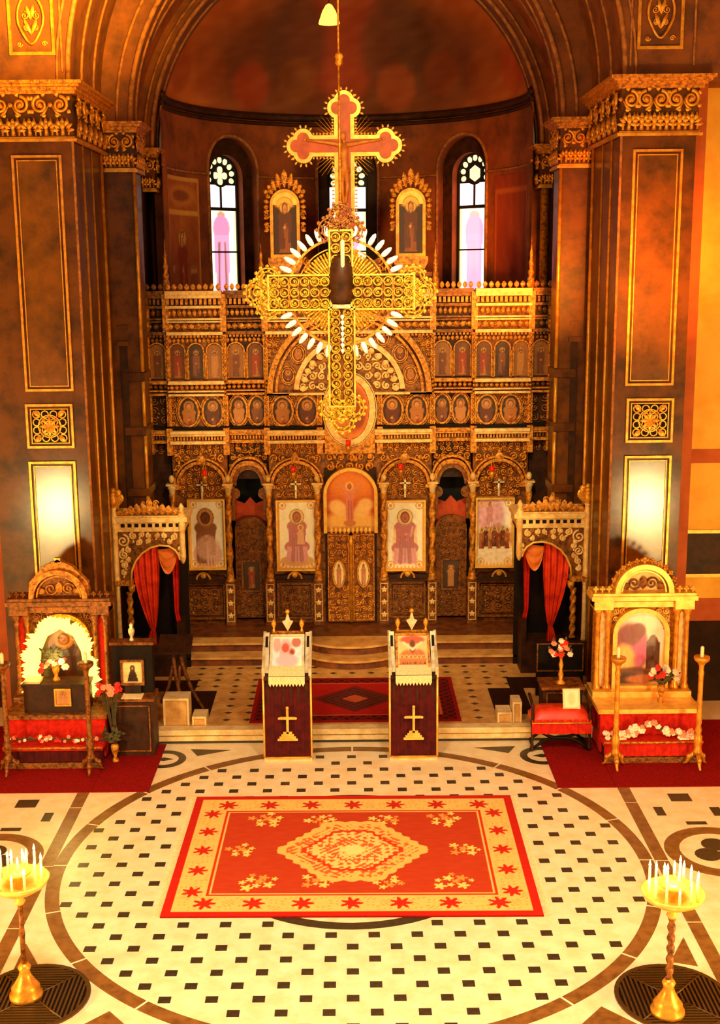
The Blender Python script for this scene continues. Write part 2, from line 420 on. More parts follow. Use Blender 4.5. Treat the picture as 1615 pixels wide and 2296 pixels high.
# ------------------------------------------------------------------ dais and altar steps
dais = MB().box(-3.64, 3.64, 16.10, 20.9, 0, .165).build('dais_platform', 'tan_stone')
tag(dais, 'low tan stone dais in front of the altar screen', 'platform', kind='structure')
MB().box(-3.64, 3.64, 16.05, 20.9, .165, .2).build('dais_top', 'tan_stone', dais)
MB().box(-3.64, 3.64, 16.03, 16.2, .125, .203).build('nosing', 'cream_stone', dais)
MB().box(-3.64, 3.64, 16.06, 16.12, .03, .105).build('riser_slab', 'cream_stone', dais)
MB().box(-3.64, 3.64, 16.05, 16.1, 0.0, .03).build('base_strip', 'inlay_dark', dais)
MB().box(-3.64, 3.64, 16.075, 16.1, .105, .125).build('shadow_strip', 'inlay_dark', dais)
dm = MB().prismz([(-.06, 0), (0, -.045), (.06, 0), (0, .045)], -.006, .004)
d0 = None
for i in range(-9, 10):
    for j in range(9):
        x = i * .30; y = 16.42 + j * .285
        if abs(x) < 1.5 and y < 18.25: continue
        if abs(x) > 2.05 and y < 17.7: continue
        if abs(x) > 2.5: continue
        if d0 is None: d0 = dm.build('dais_inlay', 'inlay_dark', dais); o = d0
        else: o = dup(d0, dais)
        o.location = (x, y, .2)
def step_outline(y, bulge, half=.66):
    pts = [(-3.2, y), (-half, y)]
    for i in range(1, 16):
        t = i / 16; pts.append((-half + 2 * half * t, y - bulge * math.sin(PI * t) ** .7))
    return pts + [(half, y), (3.2, y), (3.2, 20.9), (-3.2, 20.9)]
st = thing('altar_steps', 'two brown altar steps bulging forward before the royal doors', 'steps', (0, 0, 0), kind='structure')
for k, (y, z0, b) in enumerate(((18.8, .2, .26), (19.09, .35, .26))):
    MB().prismz(step_outline(y + .03, b), z0, z0 + .115).build('riser', 'step_brown', st)
    MB().prismz(step_outline(y, b), z0 + .115, z0 + .15).build('tread', 'tan_stone', st)
MB().prismz([(-3.2, 19.42), (3.2, 19.42), (3.2, 20.9), (-3.2, 20.9)], .5, .503).build('solea_floor', 'step_brown', st)

# ------------------------------------------------------------------ carved capital pieces
def me_volute():
    mb = MB(); mb.spiral(0, 0, -.02, .105, 1.6, PI * .5, .026, 1, 26); mb.ball((0, -.04, 0), .034, .03, .034, 8, 5)
    for k in range(5): mb.leaf(.1 * math.cos(k * 1.26), .1 * math.sin(k * 1.26), -.0, .06, .07, PI / 2 - k * 1.26, .03)
    mb.tube([(0, -.01, -.13), (.05, -.02, -.1), (.1, -.02, -.02)], [.02, .02, .014], 5); return mb
def me_acanthus():
    mb = MB()
    for k in range(-3, 4): mb.leaf(.075 * math.sin(k * .5) * .6, .06 + .05 * math.cos(k * .5), -.012, .05, .115, k * .5, .03)
    mb.tube([(0, -.01, 0), (0, -.03, .1)], [.03, .02], 6); mb.ball((0, -.04, .12), .035, .03, .05, 8, 5)
    for sg in (-1, 1): mb.tube([(sg * .075, -.01, 0), (sg * .09, -.03, .12), (sg * .06, -.03, .22)], [.016, .016, .01], 5)
    return mb
vol_me = me_volute().build('volute', 'gold'); aca_me = me_acanthus().build('acanthus_leaf', 'gold')
volute_mesh, acanthus_mesh = vol_me.data, aca_me.data
bpy.data.objects.remove(vol_me); bpy.data.objects.remove(aca_me)
def inst(name, me, parent, loc, rz=0, sc=1, rot=None):
    o = bpy.data.objects.new(name, me); COL.objects.link(o); o.parent = parent; o.location = loc
    o.rotation_euler = rot if rot else (0, 0, rz); o.scale = (sc, sc, sc) if not isinstance(sc, tuple) else sc
    return o
def capital(parent, x0, x1, y0, y1, z0, z1, m='gold_carved', sc=1.0, nv=5, na=6, faces=('front', 'in'), s=1):
    """capital on a rectangular shaft, |x| from x0 to x1, mirrored by s"""
    mb = MB(); h = z1 - z0
    X = lambda a: s * a
    mb.box(X(x0 - .02), X(x1 + .02), y0 - .02, y1 + .02, z0, z1 - .2 * h)
    cap = mb.build('capital', 'marble_brown', parent)
    ab = MB()
    for k, (e, a, b) in enumerate(((.07, .79, .84), (.10, .84, .90), (.15, .90, .945), (.19, .945, 1.0))):
        ab.box(X(x0 - e * sc), X(x1 + e * sc), y0 - e * sc, y1 + e * sc, z0 + a * h, z0 + b * h)
    ab.build('abacus', 'gold_carved', cap)
    ag = MB()
    ag.box(X(x0 - .07 * sc), X(x1 + .07 * sc), y0 - .07 * sc, y1 + .07 * sc, z0 + .0 * h, z0 + .05 * h)
    ag.box(X(x0 - .04 * sc), X(x1 + .04 * sc), y0 - .04 * sc, y1 + .04 * sc, z0 + .05 * h, z0 + .085 * h)
    ag.build('astragal', 'gold', cap)
    def row(fx, w, rz):
        for i in range(nv):
            p = fx((i + .5) / nv); inst('volute', volute_mesh, cap, (p[0], p[1], z0 + .61 * h), rz, (sc * (1 if i % 2 else -1), sc, sc * 1.02))
        for i in range(na):
            p = fx((i + .5) / na); inst('acanthus_leaf', acanthus_mesh, cap, (p[0], p[1], z0 + .1 * h), rz, sc)
    if 'front' in faces: row(lambda t: (X(x0 + (x1 - x0) * t), y0 - .035), x1 - x0, 0)
    if 'in' in faces: row(lambda t: (X(x0) - s * .035, y0 + (y1 - y0) * t), y1 - y0, -s * PI / 2)
    return cap

# ------------------------------------------------------------------ piers
def lattice(mb, x0, x1, z0, z1, y):
    cx, cz = (x0 + x1) / 2, (z0 + z1) / 2; w = (x1 - x0) / 2
    for i in range(4):
        for j in range(4):
            qx = x0 + (i + .5) * w / 2; qz = z0 + (j + .5) * (z1 - z0) / 4
            mb.ell(qx, qz, w * .17, w * .17, w * .065, y - .02, y, 12)
    for r in (.28, .62): mb.ell(cx, cz, w * r, w * r, w * .06, y - .03, y, 24)
    for k in range(8):
        a = k * PI / 4; mb.leaf(cx, cz, y - .02, w * .2, w * .62, a, .015)
    for sx in (-1, 1):
        for sz in (-1, 1): mb.leaf(cx + sx * w * .5, cz + sz * w * .5, y - .02, w * .25, w * .6, math.atan2(sx, sz), .015)
    return mb
def cartouche(mb, cx, z0, y, w, h):
    pts = []
    for i in range(25):
        t = i / 24 * 2 * PI; r = 1 - .0 * math.cos(t)
        x = w * math.sin(t) * (1 if math.cos(t) > -.2 else 1 - .5 * (-.2 - math.cos(t))); z = h * math.cos(t) * (1 if math.cos(t) > 0 else 1.15)
        pts.append((cx + x, y - .02, z0 + z))
    mb.tube(pts[:-1], .018, 6, True)
    for sg in (-1, 1):
        mb.spiral(cx + sg * w * .45, z0 + h * .1, y - .01, w * .3, 1.4, PI / 2, .012, sg); mb.spiral(cx + sg * w * .35, z0 - h * .45, y - .01, w * .22, 1.3, PI / 2, .011, -sg)
        mb.leaf(cx, z0 - h * .75, y - .01, w * .3, h * .8, sg * .4, .02); mb.leaf(cx, z0 - .1 * h, y - .01, w * .3, h * .7, sg * .25, .02)
        mb.spiral(cx + sg * w * .95, z0 - h * 1.15, y, w * .22, 1.2, 0, .012, sg); mb.spiral(cx + sg * w * .95, z0 + h * .95, y, w * .22, 1.2, 0, .012, -sg)
    return mb
for s, side in ((-1, 'left'), (1, 'right')):
    X = lambda a: s * a
    pr = thing('pier_' + side, 'tall brown marble pier with gilt panel frames, ' + ('behind the tabernacle with the shining wreath' if s < 0 else 'behind the tabernacle beside the red stool'), 'pier', (0, 0, 0), kind='structure')
    PW = 4.95 if s < 0 else 4.63
    MB().box(X(3.64), X(PW), 16.8, 18.9, 0, 8.2).build('shaft', 'marble_brown', pr)
    for (a, b, z0, z1) in ((3.83, 4.43, 4.9, 7.97), (3.86, 4.45, 4.11, 4.66), (3.86, 4.45, .75, 3.86)):
        f = MB(); rect_frame(f, min(X(a), X(b)), max(X(a), X(b)), z0, z1, .032, 16.765, 16.8)
        rect_frame(f, min(X(a), X(b)) + .045, max(X(a), X(b)) - .045, z0 + .045, z1 - .045, .014, 16.775, 16.8)
        fo = f.build('panel_frame', 'gold', pr)
        MB().box(X(a) + s * .045, X(b) - s * .045, 16.788, 16.8, z0 + .045, z1 - .045).build('panel', 'dark_void' if z1 < 5 and z0 > 4 else 'marble_panel', pr)
        if z0 > 4 and z1 < 5:
            lattice(MB(), min(X(a), X(b)) + .055, max(X(a), X(b)) - .055, z0 + .055, z1 - .055, 16.788).build('carved_lattice', 'gold', pr)
    for yy, r in ((17.35, .022), (17.95, .016), (18.62, .03)):
        MB().tube([(X(3.635), yy, 0), (X(3.635), yy, 8.2)], r, 8).build('edge_moulding', 'gold', pr)
    MB().box(X(3.625), X(3.655), 16.79, 16.82, 0, 8.2).build('edge_moulding', 'fresco_line', pr)
    capital(pr, 3.64, PW, 16.8, 18.9, 8.17, 8.93, s=s, nv=5, na=6)
    # second, deeper pilaster
    p2 = thing('pilaster_' + side, 'narrow brown pilaster behind the bishop throne ' + ('by the dark cabinet' if s < 0 else 'by the red stool'), 'pilaster', (0, 0, 0), kind='structure')
    MB().box(X(3.2), X(3.8), 18.9, 19.5, 0, 8.0).build('shaft', 'marble_brown', p2)
    for z0, z1 in ((.2, 3.0), (3.12, 3.95), (4.1, 4.8), (4.95, 7.95)):
        MB().tube([(X(3.2), 18.89, z0), (X(3.2), 18.89, z1)], .03, 8).build('edge_moulding', 'gold', p2)
    for z in (3.06, 4.03, 4.87): MB().box(X(3.17), X(3.5), 18.86, 19.5, z - .06, z + .06).build('band', 'marble_brown', p2)
    MB().box(X(3.42), X(3.52), 18.87, 18.9, .2, 5.35).build('engaged_strip', 'wood_dark', p2)
    MB().box(X(3.38), X(3.56), 18.85, 18.9, 5.35, 5.42).build('strip_ledge', 'marble_brown', p2)
    MB().box(X(3.40), X(3.54), 18.86, 18.9, 5.6, 5.66).build('strip_ledge', 'marble_brown', p2)
    capital(p2, 3.2, 3.74, 18.9, 19.5, 7.93, 8.65, m='gold_carved', s=s, nv=3, na=4, sc=.9)
    # black marble colonnette at the apse arch
    c3 = thing('colonnette_' + side, 'slim black marble colonnette with gilt capital at the apse arch, ' + ('beside the painted wall panel' if s < 0 else 'beside the plain red wall'), 'column', (0, 0, 0), kind='structure')
    MB().lathe(X(3.26), 20.75, [(.1, .5), (.1, .6), (.075, .65), (.07, 7.75)], 14).build('shaft', 'black_marble' if s < 0 else 'gold_carved', c3)
    MB().box(X(3.36), X(5.2), 20.6, 21.0, .5, 8.4).build('jamb', 'wood_dark', c3)
    MB().box(X(3.05), X(5.2), 21.16, 21.34, .5, 8.5).build('jamb_return', 'plaster_brown', c3)
    MB().box(X(3.5), X(5.2), 19.5, 20.6, .2, 8.4).build('jamb_wall', 'wood_dark', c3)
    capital(c3, 3.18, 3.42, 20.67, 20.95, 7.75, 8.44, s=s, nv=2, na=2, sc=.75)
    # aisle behind the pier
    w = thing('wall_' + side, 'yellow aisle wall with a dark dado beyond the ' + side + ' pier', 'wall', (0, 0, 0), kind='structure')
    MB().box(X(PW), X(PW + .19), 17.0, 18.9, 0, 12).build('pier_return', 'wall_orange', w)
    MB().box(X(4.82), X(9), 17.6, 17.9, 1.6, 12).build('aisle_plaster', 'wall_yellow', w)
    MB().box(X(4.82), X(9), 17.58, 17.9, 3.65, 3.85).build('string_course', 'wall_orange', w)
    MB().box(X(4.82), X(9), 17.59, 17.9, 1.25, 1.6).build('dado_border', 'wall_orange', w)
    MB().box(X(4.82), X(9), 17.56, 17.9, 0, 1.25).build('dado', 'dado_dark', w)
    fr = MB(); rect_frame(fr, min(X(4.98), X(5.5)), max(X(4.98), X(5.5)), 1.98, 2.6, .05, 17.57, 17.6); fr.build('panel_frame', 'gold_bright', w)
    MB().box(X(4.98), X(5.5), 17.585, 17.6, 1.98, 2.6).build('dark_panel', 'wood_dark', w)
    MB().box(X(9), X(9.2), -3, 17.9, 0, 12).build('outer_wall', 'wall_yellow', w)

# ------------------------------------------------------------------ arches over the altar bay
def arch_order(name, label, R, zs, y0, y1, r1, m, ribs):
    a = thing(name, label, 'arch', (0, 0, 0), kind='structure')
    mb = MB().arc(0, zs, R, r1, 0, PI, y0, y1, 48)
    mb.box(-r1, -R, y0, y1, zs - .05, zs + .001); mb.box(R, r1, y0, y1, zs - .05, zs + .001)
    mb.build('arch_wall', m, a)
    for rr, yy, t in ribs:
        MB().tube([(rr * math.cos(PI * i / 48), yy, zs + rr * math.sin(PI * i / 48)) for i in range(49)], t, 6).build('rib', 'fresco_line', a)
    return a
ar1 = arch_order('arch_1', 'broad outer arch springing from the two marble piers', 3.64, 8.93, 16.8, 18.9, 7.5, 'plaster_arch', ((3.66, 16.8, .035), (3.80, 16.79, .02), (3.63, 17.5, .02), (3.63, 18.3, .02)))
ar2 = arch_order('arch_2', 'second arch above the narrow pilasters', 3.2, 8.65, 18.9, 19.5, 5.5, 'plaster_arch', ((3.22, 18.9, .04), (3.42, 18.89, .025), (3.19, 19.2, .02)))
ar2b = arch_order('arch_3', 'recessed barrel vault strip before the apse arch', 3.42, 8.44, 19.5, 20.6, 5.5, 'plaster_brown', ((3.41, 20.0, .02),))
ar3 = arch_order('arch_4', 'inner arch framing the painted apse', 3.16, 8.44, 20.6, 21.3, 5.5, 'plaster_arch', ((3.18, 20.6, .035), (3.3, 20.59, .02), (3.15, 21.0, .02)))
for s in (-1, 1):
    f = MB(); rect_frame(f, min(s * 3.84, s * 4.36), max(s * 3.84, s * 4.36), 9.3, 10.5, .04, 16.77, 16.8)
    f.build('panel_frame', 'gold', ar1)
    cartouche(MB(), s * 4.1, 9.72, 16.79, .17, .28).build('cartouche', 'gold', ar1)
    for a in (4.55, 3.72): MB().box(s * a - .012, s * a + .012, 16.775, 16.8, 9.05, 11.5).build('strip_moulding', 'fresco_line', ar1)

# ------------------------------------------------------------------ apse
AC = 21.3; AR = 3.1
def cp(a, r, z): return (r * math.sin(a), AC + r * math.cos(a), z)
def cyl_wall(mb, a0, a1, r, z0, z1, holes, step=math.radians(1.5)):
    cuts = set([a0, a1]); t = a0
    while t < a1: cuts.add(t); t += step
    for ac, ha, zb, zs, ri in holes:
        for k in range(-10, 11): cuts.add(ac + ha * math.sin(k * PI / 20))
    cuts = sorted(c for c in cuts if a0 - 1e-9 <= c <= a1 + 1e-9)
    for A, B in zip(cuts[:-1], cuts[1:]):
        if B - A < 1e-7: continue
        m = (A + B) / 2; h = [q for q in holes if abs(m - q[0]) < q[1]]
        if not h: mb.add([cp(A, r, z0), cp(B, r, z0), cp(B, r, z1), cp(A, r, z1)], [(0, 1, 2, 3)], True)
        else:
            ac, ha, zb, zs, ri = h[0]
            top = lambda a: zs + ri * math.sqrt(max(0, 1 - ((a - ac) / ha) ** 2))
            if zb > z0: mb.add([cp(A, r, z0), cp(B, r, z0), cp(B, r, zb), cp(A, r, zb)], [(0, 1, 2, 3)], True)
            mb.add([cp(A, r, top(A)), cp(B, r, top(B)), cp(B, r, z1), cp(A, r, z1)], [(0, 1, 2, 3)], True)
    return mb
def reveal(mb, h, r0, r1, n=20):
    ac, ha, zb, zs, ri = h
    L = [(ac - ha, zb), (ac - ha, zs)] + [(ac - ha * math.cos(PI * i / n), zs + ri * math.sin(PI * i / n)) for i in range(1, n)] + [(ac + ha, zs), (ac + ha, zb)]
    v = [cp(a, r0, z) for a, z in L] + [cp(a, r1, z) for a, z in L]; k = len(L)
    return mb.add(v, [(i, i + 1, i + 1 + k, i + k) for i in range(k - 1)] + [(k - 1, 0, k, 2 * k - 1)], False)
D = math.radians
WA = D(44.5)
big = [(c, D(10.5), 5.4, 8.3, .58) for c in (-WA, 0, WA)]
small = [(c, D(6.9), 5.6, 8.2, .39) for c in (-WA, 0, WA)]
aw = thing('wall_apse', 'curved brown apse wall with three arched window niches', 'wall', (0, 0, 0), kind='structure')
cyl_wall(MB(), D(-100), D(100), AR, .5, 9.4, big).build('wall_face', 'plaster_brown', aw)
for b, q in zip(big, small):
    reveal(MB(), b, AR, AR + .16).build('niche_reveal', 'plaster_brown', aw)
    cyl_wall(MB(), b[0] - D(11), b[0] + D(11), AR + .16, 5.3, 9.0, [q]).build('niche_back', 'wood_dark', aw)
    reveal(MB(), q, AR + .16, AR + .34).build('window_reveal', 'plaster_brown', aw)
    L = [(b[0] - b[1] * 1.06 * math.cos(PI * i / 24), 8.3 + .62 * math.sin(PI * i / 24)) for i in range(25)]
    MB().tube([cp(L[0][0], AR - .01, 5.5)] + [cp(a, AR - .01, z) for a, z in L] + [cp(L[-1][0], AR - .01, 5.5)], .03, 6).build('niche_moulding', 'fresco_line', aw)
for z, r, t in ((9.3, 3.06, .07), (9.18, 3.08, .035), (8.2, 3.085, .022)):
    segs = [(-100, 100)] if z > 9 else [(-100, -56), (-33, -12), (12, 33), (56, 100)]
    for a, b in segs:
        MB().tube([cp(D(a + (b - a) * i / 40), r, z) for i in range(41)], t, 6).build('cornice', 'wood_dark' if z > 9 else 'fresco_line', aw)
def conch_col(u, v):
    p = Paint(u, v, (128, 62, 20)); p.grain(16, 2, 3); p.grain(10, 6, 5)
    p.ell(.5, .5, .16, .46, (92, 46, 20), .5, .8); p.ell(.5, .18, .24, .2, (78, 38, 18), .5, .8)
    p.ell(.49, .30, .09, .18, (112, 40, 18), .3, .8); p.ell(.5, .56, .05, .07, (120, 74, 34), .3, .8); p.ell(.5, .56, .09, .12, (128, 78, 28), .25, .35)
    p.ell(.40, .28, .05, .16, (66, 34, 20), .4, .7); p.ell(.60, .26, .06, .16, (66, 36, 20), .4, .7)
    for i in range(9): p.ell(.14 + .09 * i, .13 + .02 * math.sin(i * 2.3), .03, .07, (104 + 12 * (i % 3), 44 + 10 * (i % 2), 18), .4, .6)
    p.grain(9, 14, 8); return p.c * 1.4
cv = grid_obj('apse_vault', 90, 60, lambda u, v: (AR * np.cos(v * PI / 2) * np.sin((u - .5) * D(200)), AC + AR * np.cos(v * PI / 2) * np.cos((u - .5) * D(200)), 9.3 + AR * np.sin(v * PI / 2)), conch_col, 'painted_matte')
tag(cv, 'half dome over the apse with a dim brown painted fresco', 'vault', kind='structure')
# painted panel on the left curve of the apse wall
def panel_col(u, v):
    p = Paint(u, v, (166, 84, 28), 2.0); p.grain(14, 4, 2)
    p.rect(0, 1, 0, .03, (216, 150, 60)).rect(0, 1, .74, .77, (216, 150, 60)).rect(0, 1, .97, 1, (206, 140, 60)).rect(0, .04, 0, 1, (206, 130, 50)).rect(.96, 1, 0, 1, (206, 130, 50))
    p.ell(.5, .87, .36, .06, (196, 120, 44), .5, .7); p.ell(.5, .87, .2, .03, (120, 56, 20), .5, .8)
    saint(p, .52, .06, .58, (190, 84, 30), (150, 52, 20), (226, 160, 60)); saint(p, .2, .05, .36, (200, 130, 50), (176, 90, 34), (220, 150, 60)); saint(p, .82, .05, .34, (190, 110, 44), (150, 70, 30), (220, 150, 60))
    p.grain(10, 12, 4); return p.c
grid_obj('painted_panel', 40, 90, lambda u, v: ((AR - .012) * np.sin(D(-86) + u * D(25)), AC + (AR - .012) * np.cos(D(-86) + u * D(25)), 5.6 + 2.5 * v), panel_col, 'painted_matte', aw)
def panel_col2(u, v):
    p = Paint(u, v, (142, 52, 18), 2.0); p.grain(12, 3, 9); p.rect(.02, .05, 0, .9, (176, 84, 34)).rect(.95, .98, 0, .9, (176, 84, 34)).rect(.02, .98, .88, .9, (176, 84, 34)); p.grain(8, 10, 4); return p.c
grid_obj('painted_panel', 30, 60, lambda u, v: ((AR - .012) * np.sin(D(60) + u * D(26)), AC + (AR - .012) * np.cos(D(60) + u * D(26)), 5.6 + 2.5 * v), panel_col2, 'painted_matte', aw)

# ------------------------------------------------------------------ stained-glass windows
def glass_fig(kind):
    def fn(u, v):
        p = Paint(u, v, (255, 246, 214), 2.4)
        p.rect(0, .1, 0, 1, (250, 226, 150)).rect(.9, 1, 0, 1, (250, 232, 170))
        if kind == 0: p.grain(26, 7, 3); p.ell(.5, .94, .12, .05, (214, 140, 90)); p.ell(.5, .78, .25, .16, (206, 130, 168)); p.trap(.5, .1, .7, .2, .25, (216, 146, 184)); p.line(.38, .1, .42, .6, .03, (120, 70, 40)); p.line(.62, .1, .6, .6, .03, (140, 80, 50)); p.rect(0, 1, 0, .05, (170, 120, 50))
        else: p.grain(12, 5, 4); p.ell(.5, .92, .15, .05, (232, 170, 150)); p.ell(.5, .72, .28, .2, (222, 160, 196)); p.trap(.5, .08, .68, .22, .27, (224, 164, 200)); p.line(.5, .15, .5, .6, .02, (226, 160, 170)); p.rect(0, 1, 0, .04, (250, 220, 140))
        return p.c
    return fn
def plain_glass(col):
    return lambda u, v: Paint(u, v, col).grain(14, 3, 1).c
for wi, (q, ac) in enumerate(zip(small, (-WA, 0, WA))):
    r = AR + .33
    lab = ('tall stained-glass window with a quatrefoil head beside the painted wall panel', 'tall stained-glass window half hidden behind the crucifix', 'tall stained-glass window with a round rosette head beside the plain red wall')[wi]
    wn = thing('window_%d' % (wi + 1), lab, 'window', (r * math.sin(ac), AC + r * math.cos(ac), 0), rz=-ac, kind='structure')
    hw = .385
    fr = MB(); fr.box(-hw - .04, -hw + .03, -.03, .04, 5.55, 8.2); fr.box(hw - .03, hw + .04, -.03, .04, 5.55, 8.2); fr.box(-hw, hw, -.03, .04, 5.55, 5.62)
    fr.arc(0, 8.2, hw - .03, hw + .06, 0, PI, -.03, .04, 20)
    fr.build('window_frame', 'lead', wn)
    MB().box(-hw, hw, -.02, .03, 7.58, 7.64).build('transom', 'lead', wn)
    MB().box(-hw, hw, -.015, .02, 6.80, 6.83).build('glazing_bar', 'lead', wn)
    MB().box(-.018, .018, -.02, .03, 7.62, 8.02).build('mullion', 'lead', wn)
    k = 0 if wi == 0 else 1
    fig = glass_fig(k)
    picture('pane', 2 * hw, 1.2, (lambda g: lambda u, v: g(u, v * .49))(fig), wn, (0, 0, 5.6), 26, 44, 'stained_glass')
    picture('pane', 2 * hw, .76, (lambda g: lambda u, v: g(u, .49 + v * .51))(fig), wn, (0, 0, 6.82), 26, 44, 'stained_glass')
    for sx in (-1, 1):
        picture('pane', hw - .04, .42, plain_glass((244, 226, 230)), wn, (sx * (hw / 2), 0, 7.63), 8, 10, 'stained_glass')
    # rosette head
    cz = 8.2; MB().ell(0, cz + .02, .17, .17, .04, -.02, .03, 24).build('rosette_ring', 'lead', wn)
    if wi == 0:
        pts = [(.145 * abs(math.cos(2 * t)) ** .6 * math.cos(t) + .03 * math.cos(t), .145 * abs(math.cos(2 * t)) ** .6 * math.sin(t) + .03 * math.sin(t)) for t in [2 * PI * i / 48 for i in range(48)]]
        rose = MB().prism([(x, cz + .02 + z) for x, z in pts], -.004, .004)
    else:
        rose = MB().prism([(.14 * math.cos(2 * PI * i / 6 + PI / 6), cz + .02 + .15 * math.sin(2 * PI * i / 6 + PI / 6)) for i in range(6)], -.004, .004)
    mat('rose_glass_%d' % wi, (255, 240, 190), .3, emit=1.1)
    rose.build('pane', 'rose_glass_%d' % wi, wn)
    MB().prism(arch_poly(-hw, hw, 8.02, 8.2, 16, hw), .012, .016).build('tracery_plate', 'lead', wn)
    for i in range(9):
        a = D(-18 + 27 * i)
        rr = .285
        pg = []
        for t in range(12):
            ex, ez = .06 * math.cos(t * PI / 6), .05 * math.sin(t * PI / 6)
            pg.append((rr * math.cos(a) + ex * math.cos(a) - ez * math.sin(a), cz + .02 + rr * math.sin(a) + ex * math.sin(a) + ez * math.cos(a)))
        MB().prism(pg, -.003, .006).build('pane', 'rose_glass_%d' % wi, wn)
# ------------------------------------------------------------------ iconostasis
def rebase(root, loc):
    loc = Vector(loc)
    for ch in root.children: ch.location = Vector(ch.location) - loc
    root.location = loc
    return root
mat('orange_curtain', (206, 74, 16), .7, 0, (180, 52, 12), 9, 3)
ic = thing('iconostasis', 'tall carved and gilded altar screen filled with painted icons', 'iconostasis')
Y0 = 20.2
rnd = random.Random(5)
def scrolls(mb, x0, x1, z0, z1, y, r, keep=lambda x, z: True, th=.016):
    nx = max(1, int(round((x1 - x0) / (2 * r)))); nz = max(1, int(round((z1 - z0) / (2 * r))))
    for i in range(nx):
        for j in range(nz):
            x = x0 + (i + .5) * (x1 - x0) / nx; z = z0 + (j + .5) * (z1 - z0) / nz
            if not keep(x, z): continue
            d = 1 if (i + j) % 2 else -1
            mb.spiral(x, z, y, r * .92, 1.3, rnd.random() * 6.28, th, d, 14)
            a = rnd.random() * 6.28; mb.leaf(x + r * .6 * math.cos(a), z + r * .6 * math.sin(a), y, r * .6, r * .9, rnd.random() * 6.28, .02)
    return mb
def leafrow(mb, x0, x1, z0, z1, y, pitch, d=.02):
    n = max(1, int(round((x1 - x0) / pitch))); w = (x1 - x0) / n
    for i in range(n): mb.leaf(x0 + (i + .5) * w, z0, y, w * .82, z1 - z0, 0, d)
    return mb
def dentils(mb, x0, x1, z0, z1, y0, y1, pitch):
    n = max(1, int(round((x1 - x0) / pitch))); w = (x1 - x0) / n
    for i in range(n): mb.box(x0 + (i + .2) * w, x0 + (i + .8) * w, y0, y1, z0, z1)
    return mb
def split_boxes(mb, name, m, parent):
    for i in range(0, len(mb.v), 8):
        q = MB(); q.v = mb.v[i:i + 8]; q.f = [tuple(a - i for a in f_) for f_ in mb.f[i // 8 * 6:i // 8 * 6 + 6]]; q.s = [False] * 6; q.build(name, m, parent)
ICON_ROBES = [(150, 52, 22), (116, 60, 28), (176, 104, 44), (96, 40, 24), (186, 120, 60), (130, 70, 40)]
def saint_icon(seed, bg=(92, 46, 18), pale=False, standing=True, asp=2.0):
    def fn(u, v):
        p = Paint(u, v, bg, asp); p.grain(14, 4, seed)
        r = ICON_ROBES[seed % 6]; c = ICON_ROBES[(seed * 5 + 2) % 6]
        if standing: saint(p, .5, .04, .8, r, c, (206, 138, 50), (206, 132, 74), aw=1.15)
        else: saint(p, .5, -.45, 1.3, r, c, (196, 124, 44), (206, 132, 74), aw=1.15, folds=False)
        return p.grain(8, 12, seed + 3).c
    return fn
def arch_icon(x, z0, w, h, y, seed, bg=(92, 46, 18), fm='gold_carved'):
    r = w / 2; hs = h - r
    def mask(u, v):
        X_, Z_ = (u - .5) * w, v * h; return (Z_ < hs) | (X_ ** 2 + (Z_ - hs) ** 2 < r * r * 1.02)
    f = MB()
    A = [(x - r, z0), (x - r, z0 + hs)] + [(x - r * math.cos(PI * i / 14), z0 + hs + r * math.sin(PI * i / 14)) for i in range(1, 14)] + [(x + r, z0 + hs), (x + r, z0)]
    t = .022; B = [(x - r - t, z0), (x - r - t, z0 + hs)] + [(x - (r + t) * math.cos(PI * i / 14), z0 + hs + (r + t) * math.sin(PI * i / 14)) for i in range(1, 14)] + [(x + r + t, z0 + hs), (x + r + t, z0)]
    fo = f.ring(A, B, y - .03, y + .02, False).build('icon_frame', fm, ic)
    picture('icon_painting', w, h, saint_icon(seed, bg, asp=h / w), fo, (x, y, z0), 18, 40, mask=mask)
def oval_icon(x, z, rx, rz, y, seed, bg=(58, 28, 12), fw=.034, fm='gold_carved', fn=None, nx=22, ny=34):
    fo = MB().ell(x, z, rx, rz, fw, y - .04, y + .02, 26).ell(x, z, rx + fw + .012, rz + fw + .012, .014, y - .025, y + .02, 26).build('icon_frame', fm, ic)
    picture('icon_painting', 2 * rx, 2 * rz, fn or saint_icon(seed, bg, standing=False, asp=rz / rx), fo, (x, y - .003, z - rz), nx, ny, mask=lambda u, v: (2 * u - 1) ** 2 + (2 * v - 1) ** 2 < 1.03)
BAYS = {'E': (3.02, 3.36, .12), 'A': (2.07, 2.99, 0), 'B': (1.39, 2.05, .14), 'C': (.0, 1.37, 0)}
seed = 0
